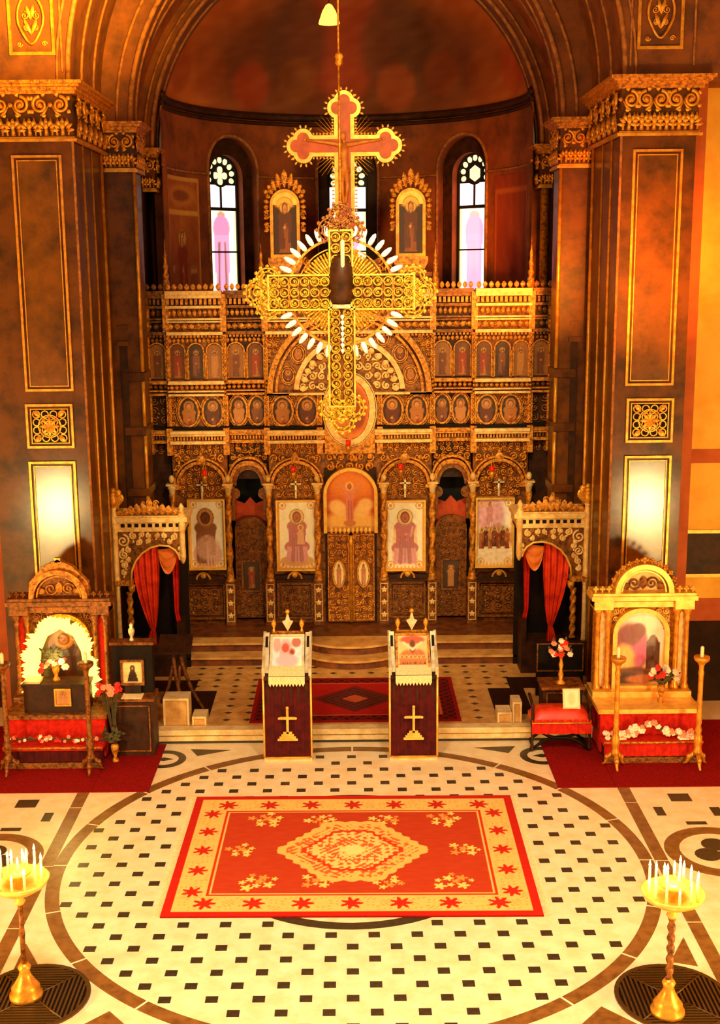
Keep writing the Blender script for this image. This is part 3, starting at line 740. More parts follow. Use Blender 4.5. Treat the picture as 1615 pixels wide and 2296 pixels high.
for s in (-1, 1):
    def XX(a, b): return (min(s * a, s * b), max(s * a, s * b))
    for key, (a, b, yo) in BAYS.items():
        x0, x1 = XX(a, b); y = Y0 + yo
        m1 = 'gold_carved' if key != 'E' else 'gold_dark'
        # backing boards
        zb = 3.0 if key == 'B' else .5
        bd = MB().box(x0, x1, y + .05, 20.55, zb, 6.12)
        if key == 'C': bd = MB().box(min(s * .44, s * 1.37), max(s * .44, s * 1.37), y + .05, 20.55, .5, 6.12).box(min(0, s * .44), max(0, s * .44), y + .05, 20.55, 3.14, 6.12)
        bd.build('board', {'A': 'wood_gilt', 'C': 'gold_dark', 'B': 'wood_dark', 'E': 'wood_dark'}[key], ic)  # recessed bays get darker wood and gilt: their shade put into the colour
        # top cornice and friezes
        c = MB(); c.box(x0, x1, y - .14, y + .06, 6.09, 6.15).box(x0, x1, y - .10, y + .06, 6.03, 6.09).box(x0, x1, y - .12, y + .06, 5.87, 5.915)
        c.box(x0, x1, y - .06, y + .06, 5.68, 5.71).box(x0, x1, y - .11, y + .06, 5.44, 5.49).box(x0, x1, y - .06, y + .06, 5.64, 5.665)
        split_boxes(c, 'cornice_moulding', 'gold_pale' if key in 'AC' else 'gold_dark', ic)
        dn = MB(); dentils(dn, x0, x1, 5.93, 6.02, y - .08, y + .05, .075); dentils(dn, x0, x1, 5.40, 5.435, y - .07, y + .05, .06); tag(dn.build('dentil_row', m1, ic), kind='stuff')
        fz = MB(); leafrow(fz, x0, x1, 6.15, 6.27, y - .06, .1, .02)
        leafrow(fz, x0, x1, 5.73, 5.86, y + .03, .085, .03); leafrow(fz, x0, x1, 5.51, 5.63, y + .03, .11, .035); scrolls(fz, x0, x1, 5.52, 5.63, y + .035, .05, th=.012)
        tag(fz.build('carved_frieze', m1, ic), kind='stuff')
        if key != 'C':
            n = {'A': 3, 'B': 2, 'E': 1}[key]; w = (x1 - x0) / n
            for i in range(n):
                seed += 1
                arch_icon(x0 + (i + .5) * w, 4.71, w - .07, .58, y + .035, seed, [(70, 36, 16), (150, 92, 40), (110, 58, 24)][seed % 3])
            lf = MB(); leafrow(lf, x0, x1, 5.30, 5.39, y + .03, .07, .02)
            for i in range(n + 1): lf.tube([(x0 + i * w, y, 4.7), (x0 + i * w, y, 5.1)], .018, 6).ball((x0 + i * w, y, 5.12), .03)
            tag(lf.build('arcade_carving', m1, ic), kind='stuff')
        # cornice below the arched icons
        if key != 'C':
            c = MB(); c.box(x0, x1, y - .10, y + .06, 4.63, 4.685).box(x0, x1, y - .07, y + .06, 4.50, 4.525); split_boxes(c, 'cornice_moulding', 'gold_pale' if key == 'A' else 'gold_carved', ic)
            tag(leafrow(MB(), x0, x1, 4.53, 4.62, y + .02, .085, .03).build('carved_frieze', m1, ic), kind='stuff')
        else:
            x0, x1 = XX(.42, 1.37)
        c = MB(); c.box(x0, x1, y - .10, y + .06, 4.44, 4.475).box(x0, x1, y - .13, y + .06, 3.81, 3.86).box(x0, x1, y - .10, y + .06, 3.77, 3.81).box(x0, x1, y - .12, y + .06, 3.64, 3.69)
        split_boxes(c, 'cornice_moulding', 'gold_pale' if key in 'AC' else 'gold_carved', ic)
        MB().box(x0, x1, y - .03, y + .06, 3.865, 3.915).build('shadow_gap', 'wood_deep', ic)
        fz = MB(); dentils(fz, x0, x1, 3.70, 3.76, y - .07, y + .05, .05); scrolls(fz, x0, x1, 3.45, 3.62, y + .03, .055, th=.014); tag(fz.build('carved_frieze', m1, ic), kind='stuff')
        # ovals
        for ox, rx in {'A': ((2.28, .15), (2.68, .15)), 'B': ((1.55, .125), (1.86, .125)), 'C': ((.71, .155), (1.12, .155)), 'E': ()}[key]:
            seed += 1; oval_icon(s * ox, 4.17, rx, .225, y + .03, seed)
        sp = MB()
        if key == 'E': scrolls(sp, x0, x1, 3.93, 4.42, y + .03, .075)
        else:
            ends = {'A': (2.28, 2.68), 'B': (1.55, 1.86), 'C': (.71, 1.12)}[key]
            scrolls(sp, x0, x1, 3.93, 4.42, y + .03, .05, lambda x, z: all(((x - s * o) / .21) ** 2 + ((z - 4.17) / .29) ** 2 > 1 for o in ends), .012)
        tag(sp.build('carved_ground', m1, ic), kind='stuff')
    # lower storey
    for a, b, yo, cx in ((.47, 1.37, 0, .92), (2.07, 2.99, 0, 2.5)):
        x0, x1 = XX(a, b); X_ = s * cx; R = .37
        MB().arc(X_, 2.93, R, R + .05, 0, PI, Y0 - .09, Y0 + .05, 20).arc(X_, 2.93, R + .07, R + .10, 0, PI, Y0 - .06, Y0 + .05, 20).box(X_ - .44, X_ - .34, Y0 - .09, Y0 + .05, 2.87, 2.93).box(X_ + .34, X_ + .44, Y0 - .09, Y0 + .05, 2.87, 2.93).build('arch_moulding', 'gold_carved', ic)
        sc = MB(); scrolls(sc, x0 + .02, x1 - .02, 2.98, 3.45, Y0 + .02, .075, lambda x, z: math.hypot(x - X_, z - 2.93) > R + .1, .02)
        scrolls(sc, x0 + .1, x1 - .1, 2.7, 3.28, Y0 + .03, .06, lambda x, z: z > 2.93 and math.hypot(x - X_, z - 2.93) < R or (z <= 2.93 and abs(x - X_) < .4), .014)
        sc.leaf(X_, 3.25, Y0 - .04, .16, .22, 0, .04); sc.ball((X_, Y0 - .05, 3.47), .035)
        tag(sc.build('spandrel_carving', 'gold_carved', ic), kind='stuff')
        MB().ball((X_, Y0 - .03, 2.86), .03, .03, .09).box(X_ - .09, X_ + .09, Y0 - .05, Y0, 2.93, 2.955).box(X_ - .015, X_ + .015, Y0 - .05, Y0, 2.7, 3.0).build('icon_finial', 'silver', ic)
    # pointed arch over the side door
    X_ = s * 1.72; h = .31
    def ogive(hw, z0, ht, n=10):
        L = []
        for i in range(n + 1):
            t = i / n; L.append((X_ - hw * math.cos(t * PI / 2) ** .8 if t < 1 else X_, z0 + ht * math.sin(t * PI / 2) ** 1.1))
        return L + [(2 * X_ - x, z) for x, z in L[-2::-1]]
    MB().ring(ogive(h - .03, 2.9, .36), ogive(h + .02, 2.9, .43), Y0 + .02, Y0 + .19, False).ring(ogive(h + .035, 2.9, .46), ogive(h + .065, 2.9, .50), Y0 + .05, Y0 + .19, False).build('door_arch', 'gold_carved', ic)
    sc = MB(); scrolls(sc, X_ - .33, X_ + .33, 3.0, 3.45, Y0 + .16, .065, lambda x, z: ((x - X_) / .33) ** 2 + ((z - 2.9) / .46) ** 2 > 1, .018); tag(sc.build('spandrel_carving', 'gold_carved', ic), kind='stuff')
    cut = MB().ring(ogive(h - .10, 2.9, .27), ogive(h - .03, 2.9, .36), Y0 + .08, Y0 + .16, False)
    cut.box(X_ - h + .0, X_ - h + .07, Y0 + .08, Y0 + .16, 2.3, 2.92).box(X_ + h - .07, X_ + h, Y0 + .08, Y0 + .16, 2.3, 2.92).build('door_jamb', 'gold_dark', ic)
    for sg in (-1, 1): MB().prism([(X_ + sg * .25 + .1 * math.cos(t_ * PI / 8), 2.76 + .1 * math.sin(t_ * PI / 8)) for t_ in range(16)], Y0 + .1, Y0 + .15).build('arch_cusp', 'gold_dark', ic)
    MB().box(X_ - .36, X_ + .36, 20.75, 20.8, .5, 3.4).build('door_opening', 'dark_void', ic)
    MB().prism([(X_ - .26, 2.0), (X_ + .26, 2.0), (X_ + .26, 2.62), (X_ + .1, 2.55), (X_, 2.66), (X_ - .1, 2.55), (X_ - .26, 2.62)], Y0 + .3, Y0 + .34).build('door_curtain', 'orange_curtain', ic)
    dl = MB().prism(arch_poly(X_ - .27, X_ + .27, .55, 2.12, 14, .22), Y0 + .2, Y0 + .26).build('side_door', 'wood_gilt', ic)
    dc = MB(); scrolls(dc, X_ - .23, X_ + .23, 1.6, 2.25, Y0 + .2, .06, lambda x, z: z < 2.1 or abs(x - X_) < .2, .014); rect_frame(dc, X_ - .14, X_ + .14, 1.05, 1.55, .03, Y0 + .17, Y0 + .2)
    scrolls(dc, X_ - .23, X_ + .23, .58, 1.0, Y0 + .2, .06, th=.012); tag(dc.build('door_carving', 'gold_dark', dl), kind='stuff')
    picture('door_painting', .26, .48, saint_icon(9 + s, (70, 36, 14), asp=1.8), dl, (X_, Y0 + .19, 1.06), 16, 30)
    # vertical shafts
    for cx in (.5, 1.38, 2.06, 3.0, 3.34):
        u = MB(); X_ = s * cx
        yy = Y0 - .02 if cx < 3.3 else Y0 + .1
        u.box(X_ - .04, X_ + .04, yy, yy + .16, 3.93, 4.43)
        if cx > 1: u.box(X_ - .035, X_ + .035, yy, yy + .16, 4.69, 5.44).box(X_ - .05, X_ + .05, yy - .03, yy + .1, 5.49, 6.1)
        for i in range(22 if cx > 1 else 8):
            u.ball((X_, yy - .01, 3.96 + i * .068), .024, .024, .03, 6, 4)
        u.box(X_ - .05, X_ + .05, yy - .06, yy + .1, 3.45, 3.9)
        u.build('upper_shaft', 'gold_carved', ic)
        if cx < 3.3:
            cxl = .56 if cx == .5 else cx
            X_ = s * cxl; yy = Y0 - .05
            twisted(MB(), X_, yy, 1.36, 2.78, .05, 4).build('twisted_column', 'gold_carved', ic)
            MB().lathe(X_, yy, [(.045, 2.76), (.05, 2.8), (.06, 2.86), (.085, 2.9), (.085, 2.95)], 10).box(X_ - .09, X_ + .09, yy - .09, yy + .1, 2.94, 2.97).ball((X_, yy - .02, 3.05), .05, .05, .07).build('column_capital', 'gold_pale', ic)
            MB().lathe(X_, yy, [(.09, 1.27), (.09, 1.3), (.06, 1.33), (.07, 1.36), (.05, 1.39)], 10).build('column_base', 'gold_carved', ic)
            pd = MB().box(X_ - .085, X_ + .085, yy - .07, yy + .12, .5, 1.27).build('pedestal', 'wood_gilt', ic)
            rz = MB()
            for z in (.68, .9, 1.12):
                rz.ball((X_, yy - .07, z), .03, .02, .03, 8, 4)
                for q in range(5): rz.leaf(X_, z, yy - .07, .035, .055, q * 2 * PI / 5, .012)
            rect_frame(rz, X_ - .055, X_ + .055, .58, 1.22, .01, yy - .08, yy - .07)
            tag(rz.build('rosettes', 'gold_pale', pd), kind='stuff')
    # base panels and predellas under the large icons
    for cx, w in ((.96, .56), (2.52, .66)):
        X_ = s * cx
        f = MB(); rect_frame(f, X_ - w / 2, X_ + w / 2, .62, 1.2, .03, Y0 - .03, Y0 + .05); rect_frame(f, X_ - w / 2 + .05, X_ + w / 2 - .05, .67, 1.15, .012, Y0 - .0, Y0 + .05); f.build('panel_frame', 'gold_dark', ic)
        g = MB(); scrolls(g, X_ - w / 2 + .06, X_ + w / 2 - .06, .69, 1.13, Y0 + .04, .08, th=.016); tag(g.build('panel_carving', 'gold_dark', ic), kind='stuff')
        pdl = MB().box(X_ - w / 2 - .08, X_ + w / 2 + .08, Y0 - .1, Y0 + .05, 1.25, 1.3).prism([(X_ - .38, 1.3), (X_ + .38, 1.3), (X_ + .34, 1.36), (X_ + .15, 1.37), (X_, 1.43), (X_ - .15, 1.37), (X_ - .34, 1.36)], Y0 - .07, Y0 + .05).build('predella', 'wood_dark', ic)
        MB().arc(X_, 1.31, .1, .13, 0, PI, Y0 - .09, Y0 - .06, 12).leaf(X_, 1.32, Y0 - .07, .1, .1, 0, .02).build('predella_carving', 'gold', pdl)
# tympanum over the centre
cz = 4.47
MB().arc(0, cz, 1.27, 1.36, 0, PI, Y0 - .1, Y0 + .06, 48).arc(0, cz, 1.19, 1.23, 0, PI, Y0 - .07, Y0 + .06, 48).box(-1.37, -1.0, Y0 - .1, Y0 + .06, cz - .03, cz + .0).box(1.0, 1.37, Y0 - .1, Y0 + .06, cz - .03, cz).build('tympanum_arch', 'gold_carved', ic)
MB().arc(0, cz, .84, .92, D(4), D(176), Y0 - .08, Y0 + .06, 40).build('tympanum_inner_arch', 'gold_pale', ic)
mb = MB()
for s in (-1, 1): scrolls(mb, min(s * .75, s * 1.36), max(s * .75, s * 1.36), 5.2, 5.42, Y0 + .03, .06, lambda x, z: math.hypot(x, z - cz) > 1.39, .014); scrolls(mb, min(s * 1.1, s * 1.36), max(s * 1.1, s * 1.36), 4.5, 5.3, Y0 + .03, .045, lambda x, z: math.hypot(x, z - cz) > 1.39, .012)
tag(mb.build('spandrel_carving', 'gold_carved', ic), kind='stuff')
for i in range(8):
    a = D(16 + 148 * i / 7); oval_icon(1.055 * math.cos(a), cz + 1.055 * math.sin(a), .085, .11, Y0 + .03, i, (112, 60, 24), .022, nx=14, ny=18)
sc = MB(); scrolls(sc, -.84, .84, 4.5, 5.3, Y0 + .03, .075, lambda x, z: math.hypot(x, z - cz) < .82 and (x / .45) ** 2 + ((z - 4.2) / .64) ** 2 > 1, .02)
for i in range(16):
    a = D(5 + 170 * i / 15)
    if abs(math.cos(a)) > .2: sc.leaf(.7 * math.cos(a), cz + .7 * math.sin(a), Y0, .1, .14, PI / 2 - a, .03)
tag(sc.build('tympanum_carving', 'gold_pale', ic), kind='stuff')
def centre_oval(u, v):
    p = Paint(u, v, (226, 130, 46), 1.5); p.grain(14, 4, 2); p.ell(.62, .5, .3, .34, (190, 84, 30), .3); p.ell(.55, .55, .16, .3, (110, 44, 20), .3); p.ell(.7, .42, .16, .2, (140, 60, 26), .3); p.ell(.5, .8, .14, .09, (240, 170, 70)); p.ell(.5, .8, .07, .06, (190, 110, 60)); p.ell(.35, .3, .14, .14, (206, 110, 50)); return p.grain(9, 11, 6).c
oval_icon(0, 4.19, .33, .5, Y0 - .05, 3, fw=.1, fm='gold_pale', fn=centre_oval, nx=36, ny=50)
MB().box(-.42, .42, Y0 - .04, Y0 + .06, 3.45, 4.5).build('centre_board', 'gold_carved', ic)
mb = MB(); scrolls(mb, -.42, .42, 3.15, 3.62, Y0 - .0, .085, lambda x, z: math.hypot(x, z - 2.72) > .5, .024); tag(mb.build('crest_carving', 'gold_carved', ic), kind='stuff')
# royal doors
def royal(u, v):
    p = Paint(u, v, (214, 96, 26), 1.25); p.grain(18, 3, 3); p.ell(.5, .82, .4, .22, (236, 140, 44), .6, .8); p.ell(.5, .08, .6, .2, (246, 190, 96), .4)
    for x, y in ((.2, .42), (.82, .44), (.28, .36), (.74, .34)): p.ell(x, y, .13, .08, (250, 206, 128), .6, .9)
    p.trap(.48, .2, .62, .085, .07, (226, 130, 110)); p.ell(.48, .6, .09, .07, (226, 130, 110)); p.line(.42, .62, .3, .78, .028, (226, 140, 110)); p.line(.54, .62, .68, .78, .028, (226, 140, 110))
    p.ell(.48, .74, .085, .07, (250, 190, 90)); p.ell(.48, .735, .045, .05, (190, 100, 70)); p.line(.46, .2, .46, .5, .012, (170, 70, 50)); p.line(.52, .2, .51, .5, .012, (176, 80, 60)); p.ell(.48, .14, .12, .05, (200, 120, 60))
    return p.grain(9, 10, 5).c
hs = .66; hr = .40
A = [(-hr, 2.1), (-hr, 2.1 + hs)] + [(-hr * math.cos(PI * i / 20), 2.1 + hs + hr * math.sin(PI * i / 20)) for i in range(1, 20)] + [(hr, 2.1 + hs), (hr, 2.1)]
Bq = [(x * 1.14, z if z < 2.8 and abs(x) == hr else 2.76 + (z - 2.76) * 1.14) for x, z in A]
fo = MB().ring(A, Bq, Y0 - .1, Y0 + .06, False).build('royal_door_arch', 'gold_bright', ic)
picture('royal_door_painting', .8, 1.06, royal, fo, (0, Y0 + .02, 2.1), 60, 80, mask=lambda u, v: (v * 1.06 < hs) | (((u - .5) * .8) ** 2 + (v * 1.06 - hs) ** 2 < hr * hr * 1.02))
mb = MB(); leafrow(mb, -.36, .36, 2.08, 2.2, Y0 - .06, .07, .03); tag(mb.build('door_cresting', 'gold_bright', ic), kind='stuff')
MB().box(-.44, .44, Y0 + .03, Y0 + .3, .5, 3.2).build('royal_door_backing', 'wood_dark', ic)
for s in (-1, 1):
    lf = MB().box(min(s * .03, s * .4), max(s * .03, s * .4), Y0 - .03, Y0 + .03, .53, 2.09).build('royal_door_leaf', 'wood_gilt', ic)
    g = MB(); scrolls(g, min(s * .05, s * .38), max(s * .05, s * .38), .56, 2.06, Y0 - .03, .06, lambda x, z: ((x - s * .21) / .14) ** 2 + ((z - 1.38) / .3) ** 2 > 1, .015); rect_frame(g, min(s * .05, s * .38), max(s * .05, s * .38), .57, 2.05, .015, Y0 - .05, Y0 - .02)
    tag(g.build('leaf_carving', 'gold_carved', lf), kind='stuff')
    def pale_saint(u, v, s=s):
        p = Paint(u, v, (240, 214, 150), 2.2); p.grain(12, 4, 4); saint(p, .5, .0, .9, (214, 150, 110), (196, 120, 80), (250, 220, 120)); return p.c
    MB().ell(s * .21, 1.38, .09, .22, .025, Y0 - .06, Y0 - .02, 20).build('leaf_icon_frame', 'gold', lf)
    picture('leaf_painting', .18, .44, pale_saint, lf, (s * .21, Y0 - .04, 1.16), 20, 36, mask=lambda u, v: (2 * u - 1) ** 2 + (2 * v - 1) ** 2 < 1.04)
MB().lathe(0, Y0 - .05, [(.035, .53), (.035, 1.9), (.05, 1.95), (.03, 2.0), (.045, 2.05)], 10).build('meeting_post', 'gold', ic)
# local icons
def local_icon(kind):
    def fn(u, v):
        p = Paint(u, v, (255, 246, 228), 1.75); p.grain(14, 3, kind); p.rect(0, .04, 0, 1, (240, 190, 90)).rect(.96, 1, 0, 1, (240, 190, 90))
        R1, R2 = (226, 160, 170), (196, 118, 128)
        if kind == 0:
            p.ell(.5, .12, .42, .08, (220, 170, 110)); saint(p, .5, .1, .76, R1, R2, (244, 206, 140), (196, 120, 90), (150, 80, 60), 1.3, True); p.trap(.6, .36, .56, .1, .07, (230, 176, 150)); p.ell(.6, .61, .075, .045, (240, 200, 130)); p.ell(.6, .61, .045, .03, (196, 124, 90))
        elif kind == 1:
            p.trap(.5, .06, .66, .36, .30, (244, 212, 170)); saint(p, .5, .08, .78, R1, R2, (246, 212, 150), (190, 110, 84), (140, 70, 54), 1.35, True); p.line(.66, .5, .7, .62, .04, R1)
        elif kind == 2:
            p.ell(.5, .2, .4, .18, (232, 180, 160)); saint(p, .46, .02, .82, (226, 170, 150), (150, 92, 60), (206, 140, 70), (120, 60, 36), (90, 44, 24), 1.5); p.ell(.5, .3, .3, .16, (236, 190, 170), .3, .7)
        else:
            p.ell(.35, .78, .34, .22, (226, 160, 176), .5, .9); p.ell(.5, .42, .4, .16, (190, 120, 96), .5, .8); p.ell(.55, .14, .5, .14, (250, 226, 190), .5)
            for i in range(7): saint(p, .14 + .12 * i, .26 + .03 * (i % 2), .3, ICON_ROBES[i % 6], ICON_ROBES[(i + 2) % 6], (246, 206, 120), aw=1.0)
            saint(p, .36, .58, .38, (240, 196, 200), (216, 140, 150), (252, 220, 150)); p.grain(20, 6, 2)
        for sx in (.12, .88):
            for sy in (.06, .94): p.oval_ring(sx, sy, .09, .052, .16, (226, 170, 84)); p.ell(sx, sy, .04, .024, (214, 150, 70))
        p.rect(0, 1, 0, .015, (226, 170, 84)).rect(0, 1, .985, 1, (226, 170, 84))
        for i in range(9): p.ell(.1 + .1 * i, .03, .03, .014, (232, 180, 100))
        return p.grain(12, 9, kind).grain(7, 22, kind + 5).c
    return fn
for cx, w, z0, h, k in ((-.915, .64, 1.47, 1.17, 0), (.92, .64, 1.45, 1.17, 1), (-2.44, .58, 1.50, 1.17, 2), (2.44, .6, 1.49, 1.16, 3)):
    f = MB(); rect_frame(f, cx - w / 2, cx + w / 2, z0, z0 + h, .028, Y0 - .07, Y0 + .05)
    fo = f.build('large_icon_frame', 'gold_bright', ic)
    picture('large_icon_painting', w, h, local_icon(k), fo, (cx, Y0 - .01, z0), 56, 96)
# attic carrying the crucifix
MB().box(-1.34, 1.34, Y0 + .02, 20.5, 6.12, 6.36).box(-1.36, 1.36, Y0 - .04, 20.5, 6.36, 6.42).box(-.5, .5, Y0 + .02, 20.5, 6.42, 6.62).build('attic', 'wood_gilt', ic)
mb = MB(); scrolls(mb, -1.3, 1.3, 6.14, 6.36, Y0, .075, th=.018); scrolls(mb, -.75, .75, 6.42, 6.66, Y0 + .05, .08, th=.02)
tag(mb.build('attic_carving', 'gold_carved', ic), kind='stuff')
for s in (-1, 1):
    for cx, zt in ((1.42, 6.9), (2.98, 6.98)):
        MB().lathe(s * cx, Y0 + .02, [(.06, 6.12), (.06, 6.3), (.04, 6.34), (.055, 6.4), (.03, 6.46), (.045, 6.55), (.022, 6.62), (.03, 6.7), (.012, 6.78), (.004, zt)], 8).build('pinnacle', 'gold_carved', ic)
rebase(ic, (0, 20.35, .5))

# ------------------------------------------------------------------ crucifix on the screen
cr = thing('crucifix', 'large painted crucifix with a gilt toothed border above the altar screen', 'crucifix')
cx0, cz0, yc = -.045, 8.42, 20.32
def trefoil(mb, ex, ez, r, dirx, dirz, y0, y1, infl):
    for dx, dz in ((dirx, dirz), (-dirz, dirx), (dirz, -dirx)):
        c = (ex + dx * r * .72, ez + dz * r * .72)
        trefoil.k += 1; e_ = .0012 * (trefoil.k % 4 + 1)
        mb.prism([(c[0] + (r * .62 + infl) * math.cos(2 * PI * i / 18), c[1] + (r * .62 + infl) * math.sin(2 * PI * i / 18)) for i in range(18)], y0 - e_, y1 + e_)
    mb.box(ex - r * .5 - infl, ex + r * .5 + infl, y0, y1, ez - r * .5 - infl, ez + r * .5 + infl)
trefoil.k = 0
ENDS = [(0, .58, 0, 1), (-.66, 0, -1, 0), (.66, 0, 1, 0), (0, -1.28, 0, -1)]
def cross_shape(infl, y0, y1):
    mb = MB(); w = .1 + infl
    mb.box(cx0 - w, cx0 + w, y0, y1, cz0 - 1.32, cz0 + .62).box(cx0 - .7, cx0 + .7, y0 + .002, y1 - .002, cz0 - w, cz0 + w)
    for k, (ex, ez, dx, dz) in enumerate(ENDS): trefoil(mb, cx0 + ex, cz0 + ez, .155, dx, dz, y0 - .0007 * (k + 1), y1 + .0007 * (k + 1), infl)
    return mb
cross_shape(.062, yc, yc + .06).build('border', 'gold_bright', cr)
mat('cross_paint', (206, 84, 20), .45, 0, (176, 60, 14), 5, 4)
cross_shape(0, yc - .02, yc + .01).build('cross_body', 'cross_paint', cr)
t = MB()
for ex, ez, dx, dz in ENDS:
    for ddx, ddz in ((dx, dz), (-dz, dx), (dz, -dx)):
        ccx, ccz = cx0 + ex + ddx * .112, cz0 + ez + ddz * .112
        for k in range(14):
            a = 2 * PI * k / 14; tx, tz = ccx + .155 * math.cos(a), ccz + .155 * math.sin(a)
            if (math.cos(a) * dx + math.sin(a) * dz) < -.75: continue
            if any(math.hypot(tx - (cx0 + ex + qx * .112), tz - (cz0 + ez + qz * .112)) < .15 for qx, qz in ((dx, dz), (-dz, dx), (dz, -dx)) if (qx, qz) != (ddx, ddz)): continue
            t.leaf(tx, tz, yc + .04, .034, .07, PI / 2 - a, .02)
for sg in (-1, 1):
    for k in range(7):
        q = .2 + k * .05
        for s2 in (-1, 1): t.leaf(cx0 + s2 * q * 1.1, cz0 + sg * .16, yc + .04, .03, .05, 0 if sg > 0 else PI, .02)
        t.leaf(cx0 + sg * .16, cz0 + q * .9, yc + .04, .03, .05, sg * PI / 2, .02)
    for k in range(16): t.leaf(cx0 + sg * .16, cz0 - .2 - k * .062, yc + .04, .03, .05, sg * PI / 2, .02)
tag(t.build('border_teeth', 'gold_bright', cr), kind='stuff')
for sx in (-1, 1):
    for sz in (-1, 1):
        m = MB()
        for k in range(9):
            a = D(20 + 50 * k / 8); L_ = .34 + .16 * math.sin(PI * k / 8) + (.03 if k % 2 else 0)
            m.tube([(cx0 + sx * .15 * math.cos(a), yc + .03, cz0 + sz * .15 * math.sin(a)), (cx0 + sx * L_ * 1.15 * math.cos(a), yc + .03, cz0 + sz * L_ * 1.15 * math.sin(a))], [.009, .004], 5)
        tag(m.build('rays', 'gold', cr), kind='stuff')
fg = MB(); yb = yc - .045
fg.tube([(cx0, yb, cz0 + .02), (cx0 - .015, yb - .01, cz0 - .12), (cx0, yb, cz0 - .3), (cx0 + .01, yb - .01, cz0 - .42)], [.06, .075, .055, .07], 8)
for sg in (-1, 1):
    fg.tube([(cx0, yb, cz0 + .0), (cx0 + sg * .3, yb, cz0 + .05), (cx0 + sg * .6, yb, cz0 + .09)], [.04, .028, .018], 6); fg.ball((cx0 + sg * .63, yb, cz0 + .095), .03, .015, .02)
    fg.tube([(cx0 + sg * .03, yb, cz0 - .4), (cx0 + sg * .045, yb - .04, cz0 - .62), (cx0 + sg * .015, yb, cz0 - .9)], [.045, .036, .02], 6)
fg.ball((cx0 - .02, yb - .02, cz0 + .14), .05, .05, .065); fg.tube([(cx0, yb, cz0 + .02), (cx0 - .015, yb - .01, cz0 + .1)], .025, 6)
fg.tube([(cx0 - .08, yb, cz0 - .36), (cx0, yb - .03, cz0 - .4), (cx0 + .08, yb, cz0 - .38)], .045, 6)
mat('corpus_paint', (226, 146, 64), .5, 0, (196, 110, 40), 8, 3)
fg.build('painted_figure', 'corpus_paint', cr)
MB().box(cx0 - .2, cx0 + .2, yc - .06, yc + .1, 6.62, 6.78).box(cx0 - .1, cx0 + .1, yc - .02, yc + .07, 6.78, 7.1).build('foot', 'gold_carved', cr)
rebase(cr, (cx0, yc, 6.62))
# ------------------------------------------------------------------ two standing icons beside the crucifix
for s in (-1, 1):
    si = thing('standing_icon', 'gilt arched icon with a leafy crest, ' + ('between crucifix and quatrefoil window' if s < 0 else 'between crucifix and rosette window'), 'icon')
    X_ = s * 1.02; w = .19; y = 20.3
    A = arch_poly(X_ - w, X_ + w, 6.72, 7.5, 16, .2); Bq = arch_poly(X_ - w - .05, X_ + w + .05, 6.67, 7.5, 16, .25)
    MB().prism(arch_poly(X_ - w - .03, X_ + w + .03, 6.7, 7.5, 16, .22), y, y + .06).build('board', 'wood_dark', si)
    MB().ring(A, Bq, y - .05, y + .02).build('frame', 'gold', si)
    def sfn(u, v, s=s):
        p = Paint(u, v, (64, 28, 8), 2.6); p.ell(.5, .9, .5, .14, (250, 190, 80), .3); saint(p, .5, .03, .82, (150, 76, 24), (96, 40, 14), (240, 180, 70), aw=1.4); return p.c
    picture('painting', 2 * w, .98, sfn, si, (X_, y - .012, 6.72), 26, 52, mask=lambda u, v: (v * .98 < .78) | (((u - .5) * 2) ** 2 + ((v * .98 - .78) / .2) ** 2 < 1.02))
    g = MB().arc(X_, 7.5, .13, .2, 0, PI, y - .06, y, 14); g.build('shell_head', 'gold_bright', si)
    cst = MB()
    for k in range(13):
        a = D(-5 + 190 * k / 12); L_ = .1 + .16 * max(0, math.sin(a)) ** 6
        cst.leaf(X_ + .25 * math.cos(a), 7.5 + .26 * math.sin(a), y, .07, L_, PI / 2 - a, .03)
    for sg in (-1, 1):
        cst.spiral(X_ + sg * .12, 7.84, y - .01, .06, 1.3, 0, .014, sg); cst.spiral(X_ + sg * .29, 7.35, y - .01, .05, 1.3, 0, .013, sg); cst.spiral(X_ + sg * .29, 7.15, y - .01, .04, 1.3, 0, .012, -sg)
    for k in range(9):
        a = D(30 + 120 * k / 8); cst.leaf(X_ + .30 * math.cos(a), 7.53 + .31 * math.sin(a), y - .02, .07, .09 + .12 * max(0, math.sin(a)) ** 10, PI / 2 - a, .03)
    for sg in (-1, 1):
        for k in range(4): cst.leaf(X_ + sg * .25, 7.42 - .1 * k, y - .01, .06, .1, sg * 1.9, .03)
        cst.spiral(X_ + sg * .2, 7.74, y - .01, .055, 1.3, 0, .014, -sg); cst.spiral(X_ + sg * .055, 7.88, y - .01, .05, 1.3, 0, .013, sg)
    cst.leaf(X_, 7.84, y - .02, .1, .22, 0, .03); tag(cst.build('crest', 'gold_carved', si), kind='stuff')
    MB().box(X_ - .28, X_ + .28, y - .07, y + .1, 6.58, 6.67).prism([(X_ - .28, 6.58), (X_ - .2, 6.42), (X_ + .2, 6.42), (X_ + .28, 6.58)], y - .05, y + .1).build('base', 'gold_carved', si)
    rebase(si, (X_, y, 6.42))
